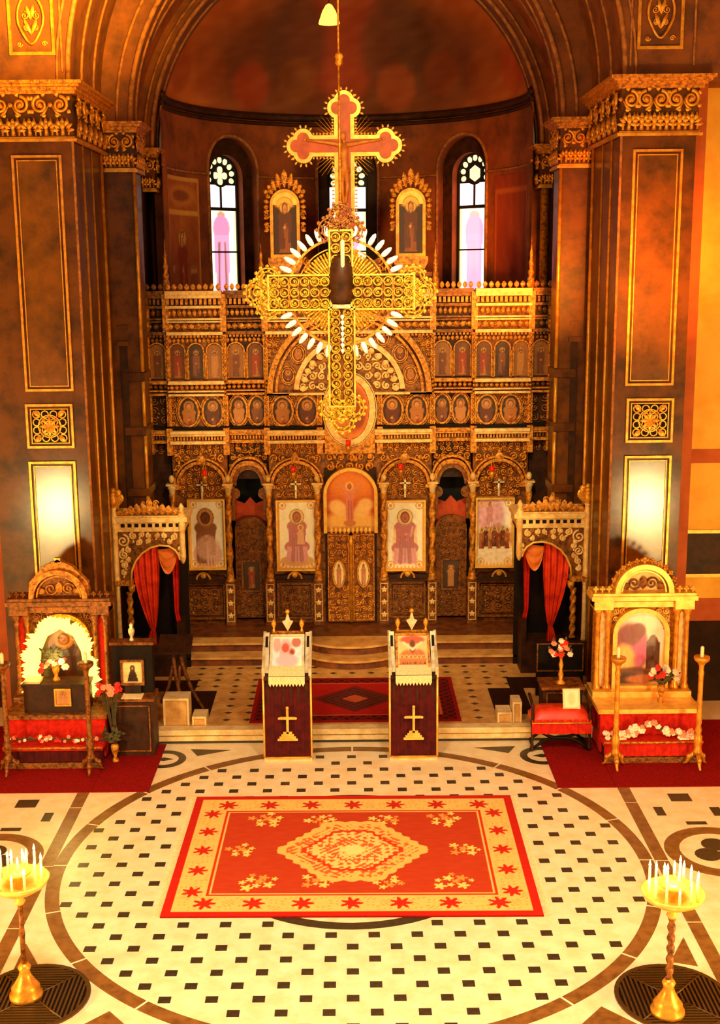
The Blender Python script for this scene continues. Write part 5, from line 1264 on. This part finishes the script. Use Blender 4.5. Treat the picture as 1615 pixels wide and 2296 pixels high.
# ------------------------------------------------------------------ two icon lecterns
def icon_a(u, v):
    p = Paint(u, v, (255, 226, 232), 1.2); p.grain(16, 3, 2); p.ell(.7, .18, .3, .16, (255, 246, 200), .5); p.ell(.45, .62, .18, .26, (236, 160, 170), .4, .8)
    p.ell(.44, .68, .12, .13, (216, 96, 70)); p.ell(.44, .66, .08, .09, (190, 84, 60)); p.ell(.66, .56, .10, .10, (206, 110, 84)); p.ell(.66, .55, .06, .07, (140, 64, 50)); p.ell(.8, .84, .13, .12, (186, 110, 90), .4); p.ell(.15, .78, .1, .2, (214, 140, 130), .4, .7); p.ell(.5, .3, .3, .16, (246, 180, 196), .5); p.rect(0, 1, .95, 1, (252, 236, 200)); return p.grain(10, 9, 4).c
def icon_b(u, v):
    p = Paint(u, v, (246, 200, 130), 1.25); p.grain(14, 3, 5); p.ell(.5, .88, .34, .1, (226, 90, 60), .4); p.ell(.5, .66, .09, .2, (110, 60, 30), .3); p.line(.5, .6, .2, .8, .05, (252, 220, 170)); p.line(.5, .6, .8, .8, .05, (252, 220, 170)); p.ell(.3, .34, .2, .2, (226, 120, 60), .4); p.ell(.7, .36, .2, .2, (214, 110, 70), .4)
    for i in range(6): saint(p, .14 + .145 * i, .06, .36, ICON_ROBES[i % 6], (214, 120, 60), (250, 200, 110), aw=1.1)
    p.ell(.5, .1, .5, .08, (170, 100, 40), .5, .8); return p.grain(10, 8, 3).c
for X_, fn, lab, m in ((-.87, icon_a, 'maroon draped icon lectern with a pink and white icon on top', 0), (.815, icon_b, 'maroon draped icon lectern with an orange many-figured icon on top', 1)):
    a = thing('icon_lectern', lab, 'lectern', group='icon lecterns before the dais')
    yf, yb = 15.42, 15.92; w = .305
    MB().box(X_ - w - .015, X_ + w + .015, yf - .02, yb + .02, 0, .045).build('base', 'cream_stone', a)
    MB().box(X_ - w + .02, X_ + w - .02, yf + .02, yb - .02, .045, 1.14).build('stand_body', 'wood_dark', a)
    loft(MB(), [(1.14 - 1.08 * k / 8, X_ - w, X_ + w, -.004 * k + .02) for k in range(9)], 48, 6, .011, yf).build('velvet_front', 'maroon_velvet', a)
    for sg in (-1, 1):
        loft_m = MB().box(X_ + sg * w - .012, X_ + sg * w + .012, yf + .0, yb, .06, 1.16); loft_m.build('velvet_side', 'maroon_velvet', a)
        MB().tube([(X_ + sg * (w + .012), yf - .02, .06), (X_ + sg * (w + .012), yf - .0, 1.2)], .014, 6).build('gold_trim', 'gold_bright', a)
    MB().tube([(X_ - w, yf - .045, .062), (X_ + w, yf - .045, .062)], .012, 6).build('gold_trim', 'gold', a)
    # embroidered cross on steps
    e = MB(); yy = yf - .055
    e.box(X_ - .016, X_ + .016, yy, yy + .02, .40, .75).box(X_ - .10, X_ + .10, yy + .001, yy + .019, .60, .635)
    for k in range(4): e.box(X_ - .06 - .025 * k, X_ + .06 + .025 * k, yy, yy + .02, .395 - .032 * k, .425 - .032 * k)
    e.ball((X_, yy, .765), .022, .012, .022, 8, 4).ball((X_ - .11, yy, .617), .02, .012, .02, 8, 4).ball((X_ + .11, yy, .617), .02, .012, .02, 8, 4)
    e.build('embroidered_cross', 'gold_bright', a)
    # sloped desk
    MB().add([(X_ - w, yf - .03, 1.14), (X_ + w, yf - .03, 1.14), (X_ + w, yb, 1.14), (X_ - w, yb, 1.14), (X_ - w, yf - .03, 1.19), (X_ + w, yf - .03, 1.19), (X_ + w, yb, 1.52), (X_ - w, yb, 1.52)],
             [(0, 3, 2, 1), (4, 5, 6, 7), (0, 1, 5, 4), (1, 2, 6, 5), (2, 3, 7, 6), (3, 0, 4, 7)]).build('desk', 'wood_dark', a)
    # lace cloth over the desk with zigzag hem
    lc = MB(); n_ = 11; ww = .24
    top = [(X_ - ww, yf - .045, 1.2), (X_ + ww, yf - .045, 1.2)]
    z1 = [(X_ - ww + 2 * ww * i / (2 * n_), 1.06 if i % 2 else 1.105) for i in range(2 * n_ + 1)]
    lc.prism([(X_ + ww, 1.2), (X_ - ww, 1.2)] + z1, yf - .058, yf - .046)
    sl = math.atan2(.33, .53)
    lc.add([(X_ - ww, yf - .045, 1.205), (X_ + ww, yf - .045, 1.205), (X_ + ww, yb, 1.535), (X_ - ww, yb, 1.535)], [(0, 1, 2, 3)])
    lc.build('lace_cloth', 'lace', a)
    # carved side wings and icon
    for sg in (-1, 1):
        W = MB(); x0 = X_ + sg * (w + .005)
        W.add([(x0 - .02, yf - .02, 1.16), (x0 + .02, yf - .02, 1.16), (x0 + .02, yb, 1.5), (x0 - .02, yb, 1.5), (x0 - .02, yf - .02, 1.3), (x0 + .02, yf - .02, 1.3), (x0 + .02, yb, 1.66), (x0 - .02, yb, 1.66)],
              [(0, 3, 2, 1), (4, 5, 6, 7), (0, 1, 5, 4), (1, 2, 6, 5), (2, 3, 7, 6), (3, 0, 4, 7)])
        W.build('side_wing', 'silver', a)
        MW = Matrix.Translation((X_ + sg * .278, yf + .06, 1.24)) @ Matrix.Rotation(-D(42), 4, 'X')
        V = MB(); V.M = MW; V.box(-.035, .035, -.015, .012, -.04, .56); V.build('front_wing', 'silver', a)
        V = MB(); V.M = MW; V.box(-.018, .018, -.02, -.012, .34, .5); V.build('wing_opening', 'wood_deep', a)
        MB().lathe(X_ + sg * .19, yb, [(.016, 1.6), (.02, 1.68), (.012, 1.7), (.036, 1.76), (.03, 1.8), (.008, 1.83)], 10).build('side_finial', 'gold', a)
    iw, ih = .40, .50
    tilt = -D(58 - 20)
    # icon board leaning on the slope
    M = Matrix.Translation((X_, yf + .06, 1.24)) @ Matrix.Rotation(-D(42), 4, 'X')
    bd = MB(); bd.M = M; bd.box(-iw / 2 - .03, iw / 2 + .03, 0, .03, -.03, ih + .03); bo = bd.build('icon_board', 'wood_dark', a)
    fm = MB(); fm.M = M; rect_frame(fm, -iw / 2, iw / 2, 0, ih, .03, -.018, .01); fm.build('icon_frame', 'silver' if m == 0 else 'gold_carved', bo)
    pc = picture('icon_painting', iw, ih, fn, bo, (0, 0, 0), 48, 60); pc.location = (X_, yf + .06 - .004, 1.24); pc.rotation_euler = (-D(42), 0, 0)
    # back rail with finial
    MB().box(X_ - .22, X_ + .22, yb - .01, yb + .02, 1.5, 1.66).build('back_rail', 'gold_carved', a)
    fi = MB(); fi.prism([(X_, 1.66), (X_ + .03, 1.72), (X_ + .075, 1.80), (X_ + .03, 1.82), (X_ + .012, 1.9), (X_ - .012, 1.9), (X_ - .03, 1.82), (X_ - .075, 1.80), (X_ - .03, 1.72)], yb - .015, yb + .015)
    fi.build('finial', 'silver', a)
    MB().ball((X_, yb, 1.935), .032, .032, .034).tube([(X_, yb, 1.88), (X_, yb, 1.92)], .014, 6).build('finial_knob', 'gold', a)
    rebase(a, (X_, 15.67, 0))

# ------------------------------------------------------------------ red stool, small icon and candlestick at the right
so = thing('red_stool', 'low stool with bright red cushion and crossed dark legs', 'stool')
x0, x1, y0, y1 = 2.44, 3.22, 15.62, 15.98
MB().box(x0, x1, y0, y1, .36, .40).build('seat_frame', 'wood_dark', so)
c = MB()
v = []; f = []; NU, NV = 14, 9
for j in range(NV + 1):
    for i in range(NU + 1):
        u, w_ = i / NU, j / NV; b = (1 - (2 * u - 1) ** 8) * (1 - (2 * w_ - 1) ** 6)
        v.append((x0 - .01 + (x1 - x0 + .02) * u, y0 - .015 + (y1 - y0 + .03) * w_, .46 + .13 * b))
for j in range(NV):
    for i in range(NU): f.append((j * (NU + 1) + i, j * (NU + 1) + i + 1, (j + 1) * (NU + 1) + i + 1, (j + 1) * (NU + 1) + i))
c.add(v, f, True); c.box(x0 - .01, x1 + .01, y0 - .015, y1 + .015, .40, .462); c.build('cushion', 'red_satin', so)
for yy in (y0 + .02, y1 - .02):
    for a_, b_ in ((x0 + .02, x1 - .02), (x1 - .02, x0 + .02)):
        n_ = 12; MB().tube([(a_ + (b_ - a_) * i / n_, yy + (.012 if a_ < b_ else -.012), .03 + .33 * (i / n_) + .05 * math.sin(2 * PI * i / n_)) for i in range(n_ + 1)], .022, 6).build('crossed_leg', 'wood_deep', so)
for xx in (x0 + .02, x1 - .02): MB().tube([(xx, y0, .04), (xx, y1, .04)], .02, 6).build('stretcher', 'wood_deep', so)
for xx in (x0 + .0, x1 - .0): MB().lathe(xx, y0, [(.02, .02), (.03, .06), (.018, .12), (.022, .36), (.03, .4), (.02, .62), (.03, .66), (.01, .69)], 8).build('post', 'wood_dark', so)
for xx in (x0, x1): MB().tube([(xx, y0, .64), (xx, y0 + .18, .68), (xx, y1, .7)], .022, 6).build('arm_rail', 'wood_dark', so)
cloth_skirt(MB(), x0 - .015, x1 + .015, y0 - .02, .27, .46, 8, .012).build('cushion_skirt', 'red_velvet', so)
MB().tube([(x0 - .01, y0 - .04, .42), (x1 + .01, y0 - .04, .42)], .012, 6).build('gold_braid', 'gold', so)
rebase(so, (2.83, 15.8, 0)); so.location.z = .011
dk = thing('low_cupboard', 'low dark wooden cupboard standing behind the red stool', 'cupboard')
MB().box(2.66, 3.2, 16.12, 16.5, .2, .72).build('body', 'wood_dark', dk); MB().box(2.63, 3.23, 16.08, 16.52, .72, .76).build('top', 'wood_gilt', dk)
f = MB(); rect_frame(f, 2.72, 3.14, .28, .66, .02, 16.1, 16.12); f.build('door_frame', 'wood_gilt', dk); rebase(dk, (2.97, 16.3, .2))
sp_ = thing('framed_board', 'dark board in a thin reddish frame before the right throne', 'board')
MB().box(2.74, 3.44, 17.3, 17.34, .2, 1.02).build('board', 'wood_deep', sp_); f = MB(); rect_frame(f, 2.76, 3.42, .6, 1.0, .018, 17.28, 17.3); f.build('frame', 'gold_dark', sp_); rebase(sp_, (3.09, 17.32, .2))
ea = thing('small_icon', 'small white paper icon in a pale frame leaning on the red cushion', 'icon')
M = Matrix.Translation((2.98, 15.70, .59)) @ Matrix.Rotation(-D(18), 4, 'X')
b_ = MB(); b_.M = M; b_.box(-.11, .11, 0, .02, 0, .27); bo = b_.build('board', 'wood_gilt', ea)
b_ = MB(); b_.M = M; rect_frame(b_, -.095, .095, .02, .25, .022, -.012, .004); b_.build('frame', 'lace', ea)
def paper(u, v): p = Paint(u, v, (252, 236, 186), 1.3); p.ell(.5, .5, .2, .3, (232, 196, 130), .5, .6); return p.grain(8, 4, 2).c
pc = picture('painting', .19, .23, paper, ea, (0, 0, 0), 12, 16); pc.location = M @ Vector((0, -.003, .02)); pc.rotation_euler = (-D(18), 0, 0)
rebase(ea, (2.98, 15.72, .59))
cn = thing('flower_candlestick', 'gilt candlestick topped with red and pink flowers on the low cupboard', 'candlestick')
MB().lathe(2.92, 16.25, [(.07, .76), (.07, .78), (.025, .82), (.04, .9), (.02, .96), (.035, 1.04), (.018, 1.1), (.03, 1.16), (.05, 1.2), (.05, 1.22)], 12).build('stem', 'gold', cn)
g = MB()
for k in range(14):
    a_ = rnd.random() * 6.28; r_ = .15 * math.sqrt(rnd.random()); px, pz = 2.92 + r_ * 1.1 * math.cos(a_), 1.28 + r_ * math.sin(a_) * .9
    g.tube([(2.92, 16.25, 1.2), (px, 16.22, pz)], .005, 4); g.leaf(px, pz, 16.24, .04, .08, rnd.uniform(-2, 2), .01)
    add_flower(cn, (px, 16.2, pz), ('pink', 'red', 'white')[k % 3], 1.2)
tag(g.build('stems_and_leaves', 'leaf_green', cn), kind='stuff'); rebase(cn, (2.92, 16.25, .76))

# ------------------------------------------------------------------ dark cabinet at the left
cb = thing('side_cabinet', 'tall dark wooden cabinet with a pale top shelf beside the left tabernacle', 'cabinet')
MB().box(-3.26, -2.70, 15.62, 16.0, 0, .78).build('body', 'wood_dark', cb)
f = MB(); rect_frame(f, -3.2, -2.76, .08, .7, .02, 15.6, 15.62); f.build('door_frame', 'wood_gilt', cb)
MB().box(-3.19, -2.77, 15.61, 15.625, .09, .69).build('door', 'wood_dark', cb)
MB().box(-3.29, -2.68, 15.58, 16.02, .78, .82).build('top', 'wood_gilt', cb)
MB().box(-3.12, -2.84, 15.585, 15.8, .82, .828).build('white_runner', 'lace', cb)
MB().box(-3.26, -2.72, 15.84, 16.0, .82, 1.5).build('upright_back', 'wood_deep', cb)
MB().box(-3.29, -2.69, 15.82, 16.02, 1.5, 1.54).build('upper_shelf', 'wood_gilt', cb)
rebase(cb, (-2.98, 15.8, 0)); cb.location.z = .011
ci = thing('framed_icon', 'small pale icon of a dark robed figure leaning on the cabinet', 'icon')
f = MB(); rect_frame(f, -3.12, -2.86, .98, 1.28, .03, 15.79, 15.84); f.build('frame', 'gold_dark', ci)
def robe(u, v): p = Paint(u, v, (250, 216, 140), 1.15); p.grain(10, 3, 2); p.trap(.5, .05, .62, .3, .12, (56, 34, 22)); p.ell(.5, .7, .12, .13, (60, 36, 24)); p.ell(.5, .69, .06, .07, (190, 120, 70)); return p.c
picture('painting', .26, .30, robe, ci, (-2.99, 15.82, .98), 24, 28)
MB().box(-3.1, -2.88, 15.78, 15.83, .828, .95).build('easel', 'wood_dark', ci); rebase(ci, (-2.99, 15.81, .828))
vs_ = thing('porcelain_figurine', 'small white porcelain urn on the upper cabinet shelf', 'urn')
MB().lathe(-3.0, 15.92, [(.03, 1.54), (.035, 1.56), (.015, 1.6), (.04, 1.65), (.045, 1.7), (.02, 1.74), (.03, 1.77), (.008, 1.8)], 12).build('urn', 'silver', vs_); rebase(vs_, (-3.0, 15.92, 1.54))
ld = thing('choir_lectern', 'dark carved lectern with curved legs beside the left throne', 'lectern')
for sg in (-1, 1):
    MB().tube([(-2.55 + sg * .05, 16.9, 1.05), (-2.5 + sg * .07, 16.88, .75), (-2.42 + sg * .1, 16.86, .45), (-2.3 + sg * .13, 16.8, .22)], [.03, .028, .03, .022], 6).build('curved_leg', 'wood_gilt', ld)
    MB().tube([(-2.55 + sg * .05, 16.9, .85), (-2.62 + sg * .07, 17.0, .5), (-2.72 + sg * .1, 17.1, .22)], .025, 6).build('curved_leg', 'wood_gilt', ld)
MB().add([(-2.8, 16.78, 1.05), (-2.32, 16.78, 1.05), (-2.32, 17.1, 1.22), (-2.8, 17.1, 1.22), (-2.8, 16.78, 1.09), (-2.32, 16.78, 1.09), (-2.32, 17.1, 1.26), (-2.8, 17.1, 1.26)], [(0, 3, 2, 1), (4, 5, 6, 7), (0, 1, 5, 4), (1, 2, 6, 5), (2, 3, 7, 6), (3, 0, 4, 7)]).build('desk', 'wood_dark', ld)
rebase(ld, (-2.55, 16.95, .2)); ld.location.z = .211
# ------------------------------------------------------------------ low stone blocks on the dais
for nm, (a_, b_), h_, lab in (('stone_block', (-2.66, -2.30), .40, 'pale low stone block on the dais beside the dark cabinet'), ('stone_block', (-2.26, -2.06), .13, 'tiny pale stone block beside the larger block on the dais'), ('stone_block', (2.04, 2.24), .15, 'low pale stone block at the dais edge near the red stool'), ('stone_block', (2.25, 2.38), .3, 'narrow upright stone block near the red stool')):
    b_l = thing(nm, lab, 'block')
    MB().box(a_ + .025, b_ - .025, 16.24, 16.5, .203, .19 + h_).build('core', 'tan_stone', b_l)
    m = MB(); m.box(a_, b_, 16.22, 16.52, .2 + h_ - .03, .2 + h_)
    m.box(a_, a_ + .025, 16.22, 16.52, .203, .2 + h_ - .03).box(b_ - .025, b_, 16.22, 16.52, .203, .2 + h_ - .03); m.build('edge_slabs', 'cream_stone', b_l)
    rebase(b_l, ((a_ + b_) / 2, 16.37, .203))

# ------------------------------------------------------------------ carpets
def motif(p, cx, cy, r, col, asp, petals=7, k=1):
    dx, dy = (p.u - cx), (p.v - cy) / asp
    a = np.arctan2(dy, dx); d = np.hypot(dx, dy); return p.put((d < r * (.74 + .26 * np.cos(petals * a))) * float(k), col)
def rug_col(u, v):
    asp = 3.92 / 2.88; RED = (206, 52, 20); GOLD = (236, 190, 100); FIELD = (188, 60, 26)
    p = Paint(u, v, (196, 34, 16), 1 / asp)
    x, y = u * 3.92, v * 2.88
    e = np.minimum(np.minimum(x, 3.92 - x), np.minimum(y, 2.88 - y))
    p.put((e > .10) * 1.0, GOLD); p.put((e > .42) * 1.0, RED); p.put((e > .45) * 1.0, GOLD); p.put((e > .47) * 1.0, FIELD)
    sp = (np.sin(x * 61 + 3 * np.sin(y * 23)) * np.sin(y * 57 + 3 * np.sin(x * 19)) > .55) & (e > .12) & (e < .40)
    p.put(sp * .45, (206, 130, 50))
    for i in range(7):
        for yy in (.26 / 2.88, 1 - .26 / 2.88): motif(p, (.42 + i * .513) / 3.92, yy, .032, (200, 40, 20), asp, 7)
    for i in range(5):
        for xx in (.26 / 3.92, 1 - .26 / 3.92): motif(p, xx, (.5 + i * .47) / 2.88, .03, (200, 40, 20), asp, 7)
    # field flowers
    def spray(fx, fy, sc, ph):
        for q in range(9):
            a = q * 2.4 + ph; r_ = .011 * math.sqrt(q + .3) * sc
            motif(p, fx + r_ * 1.25 * math.cos(a), fy + r_ * asp * math.sin(a), .011 * sc * (1 + .35 * math.sin(q * 3 + ph)), (250, 208, 104) if q % 3 else (236, 150, 64), asp, 5)
    for i, fx in enumerate((.235, .405, .60, .775)):
        for j, fy in enumerate((.25, .77)): spray(fx, fy, 1.35 if i in (0, 3) else 1.1, i * 2 + j)
    spray(.175, .5, 1.1, 1); spray(.825, .5, 1.1, 2)
    # medallion: a long lozenge with scalloped edge
    du, dv = (u - .5) / .225, (v - .5) / .25
    mx, my = abs(du), abs(dv); ang = np.arctan2(dv, du)
    dm = np.maximum(my, mx + .66 * my) + .022 * np.cos(30 * ang)
    lace = np.sin(u * 150 + 3 * np.sin(v * 44)) * np.sin(v * 116 + 3 * np.sin(u * 52)) + .5 * np.sin(u * 310) * np.sin(v * 230)
    p.put((dm < 1.0) * 1.0, (246, 186, 92)); p.put(((dm < .88) & (lace > .18)) * .85, (212, 84, 38))
    p.put(((dm < .68) & (dm > .61)) * 1.0, (206, 60, 24)); p.put(((dm < .61) & (lace < .3)) * 1.0, (248, 204, 112)); p.put(((dm < .36) & (dm > .31)) * 1.0, (214, 96, 44)); p.put((dm < .16) * 1.0, (252, 220, 130))
    return p.grain(5, 16, 2).c
def carpet(name, label, x0, x1, y0, y1, z, th, colfn, nx, ny, base):
    c = thing(name, label, 'carpet', ((x0 + x1) / 2, (y0 + y1) / 2, z))
    w, h = x1 - x0, y1 - y0
    MB().box(-w / 2, w / 2, -h / 2, h / 2, .0005, th).build('backing', base, c)
    if colfn is not None: grid_obj('pile', nx, ny, lambda u, v: ((u - .5) * w, (v - .5) * h, 0 * u + th + .0015), colfn, 'carpet_paint', c)
    return c
rg = carpet('patterned_rug', 'large red rug with gold flowered border and lace medallion', -1.975, 1.945, 11.36, 14.24, .003, .014, rug_col, 392, 288, 'red_carpet')
rg.rotation_euler = (0, 0, D(-.6))
fr = MB()
for i in range(150):
    x = -2.88 / 2 + 2.88 * i / 149
    for sg in (-1, 1): fr.box(sg * 1.96, sg * (2.02 + .012 * (i % 3)), x - .004, x + .004, .001, .006)
tag(fr.build('fringe', 'lace', rg), kind='stuff')
def dais_col(u, v):
    p = Paint(u, v, (150, 18, 14), .62); x, y = u * 3.0, v * 1.9; e = np.minimum(np.minimum(x, 3 - x), np.minimum(y, 1.9 - y))
    p.put((e > .06) * 1.0, (118, 16, 14)); p.put(((e > .06) & (e < .24) & (np.sin(x * 40) * np.sin(y * 40) > .2)) * 1.0, (52, 20, 16)); p.put(((e > .27)) * 1.0, (172, 26, 18)); p.put(((e > .25) & (e < .28)) * 1.0, (206, 96, 40))
    m_ = abs(u - .5) / .22 + abs(v - .5) / .3; p.put((m_ < 1) * 1.0, (120, 30, 20)); p.put(((m_ < .9) & (np.sin(u * 150) * np.sin(v * 100) > 0)) * 1.0, (60, 40, 26)); p.put((m_ < .3) * 1.0, (186, 80, 40))
    for sx in (-1, 1):
        for sy in (-1, 1): motif(p, .5 + sx * .33, .5 + sy * .2, .045, (110, 26, 20), 1.58, 6)
    return p.grain(6, 14, 3).c
carpet('persian_carpet', 'dark red patterned carpet on the dais before the steps', -1.46, 1.54, 16.28, 18.15, .2, .012, dais_col, 240, 150, 'red_carpet')
for s in (-1, 1):
    w_ = 'under the dim tabernacle and cabinet' if s < 0 else 'under the bright tabernacle and red stool'
    a_, b_ = sorted((s * 2.6, s * 3.33)); carpet('plain_carpet', 'darker strip of plain crimson carpet ' + w_, a_, b_, 14.45, 16.02, 0.0, .010, None, 0, 0, 'maroon_velvet' if 0 else 'red_carpet')
    a_, b_ = sorted((s * 3.335, s * 5.4)); carpet('plain_carpet', 'broad plain crimson carpet reaching the aisle ' + w_, a_, b_, 14.45, 16.75, 0.0, .010, None, 0, 0, 'red_carpet')
    w_ = 'before the left throne' if s < 0 else 'before the right throne'
    a_, b_ = sorted((s * 2.06, s * 2.6)); carpet('brown_runner', 'dark brown runner along the dais ' + w_, a_, b_, 16.55, 17.62, .2, .010, None, 0, 0, 'brown_carpet')
    a_, b_ = sorted((s * 2.4, s * 3.55)); carpet('brown_mat', 'dark brown mat on the dais ' + w_, a_, b_, 17.64, 18.12, .2, .010, None, 0, 0, 'brown_carpet')

# ------------------------------------------------------------------ floor grates and candle stands
for s, gx, gy, sx, sy in ((1, 2.87, 9.92, 2.76, 9.68), (-1, -2.94, 10.02, -3.0, 10.02)):
    w_ = 'with the twisted stem at the right' if s > 0 else ''
    g = thing('floor_grate', ('round ribbed metal floor grate under the twisted-stem candle stand' if s > 0 else 'round ribbed metal floor grate under the plain-stem candle stand'), 'grate', (gx, gy, 0))
    MB().ringz(0, 0, .48, .52, 0.001, .02, n=40).build('rim', 'iron_grate', g)
    MB().prismz([(.485 * math.cos(2 * PI * i / 40), .485 * math.sin(2 * PI * i / 40)) for i in range(40)], .0005, .004).build('pan', 'wood_deep', g)
    for q in range(4):
        an = D(45 + 90 * q)
        MB().tube([(.0, .0, .014), (.48 * math.cos(an), .48 * math.sin(an), .014)], .01, 5).build('spoke', 'iron_grate', g)
    for q in range(4):
        for k in range(1, 12):
            d_ = .04 * k; ang = D(90 * q)
            lim = min(d_, math.sqrt(max(0, .48 ** 2 - d_ ** 2)))
            if lim < .02: continue
            b_ = MB(); b_.M = Matrix.Rotation(ang, 4, 'Z'); b_.box(d_ - .010, d_ + .010, -lim, lim, .004, .018); b_.build('slat', 'iron_grate', g)
    cs = thing('candle_stand', ('tall brass candle stand with twisted stem and blazing candles' if s > 0 else 'tall brass candle stand with plain stem and burning candles'), 'candle stand')
    x, y = sx, sy; zb = .02
    MB().lathe(x, y, [(.15, zb), (.15, zb + .03), (.12, zb + .06), (.13, zb + .09), (.10, zb + .13), (.06, zb + .2), (.045, zb + .25), (.06, zb + .29), (.035, zb + .33)], 20).build('base', 'gold', cs)
    if s > 0: twisted(MB(), x, y, zb + .32, .95, .03, 6, 10, 50).build('stem', 'gold_dark', cs)
    else: MB().lathe(x, y, [(.026, zb + .32), (.024, .6), (.03, .64), (.024, .68), (.022, .95)], 10).build('stem', 'gold_dark', cs)
    MB().lathe(x, y, [(.03, .93), (.05, .96), (.03, .99), (.05, 1.02), (.16, 1.07), (.25, 1.13), (.275, 1.18), (.265, 1.185), (.23, 1.14), (.03, 1.08)], 28).build('drip_tray', 'gold_bright', cs)
    MB().lathe(x, y, [(.02, 1.07), (.025, 1.2), (.05, 1.22), (.12, 1.24), (.13, 1.27), (.02, 1.26)], 16).build('upper_tray', 'gold_bright', cs)
    n_ = 12
    for k in range(n_ + 5):
        if k < n_: a_ = 2 * PI * k / n_; r_, z0_, h_ = .21, 1.125, .13 + .05 * ((k * 7) % 3)
        else: a_ = 2 * PI * k / 5; r_, z0_, h_ = .085, 1.26, .1 + .04 * (k % 2)
        px, py = x + r_ * math.cos(a_), y + r_ * math.sin(a_)
        c_ = MB().lathe(px, py, [(.012, z0_), (.012, z0_ + h_), (.004, z0_ + h_ + .004)], 8).build('candle', 'wax', cs)
        MB().lathe(px, py, [(.002, z0_ + h_), (.012, z0_ + h_ + .02), (.010, z0_ + h_ + .035), (.001, z0_ + h_ + .07)], 8).build('flame', 'flame', c_)
    rebase(cs, (x, y, zb))
    lamp('candle_glow', 'POINT', (x, y, 1.6), 55 if s > 0 else 40, (1.0, .72, .3), .16)
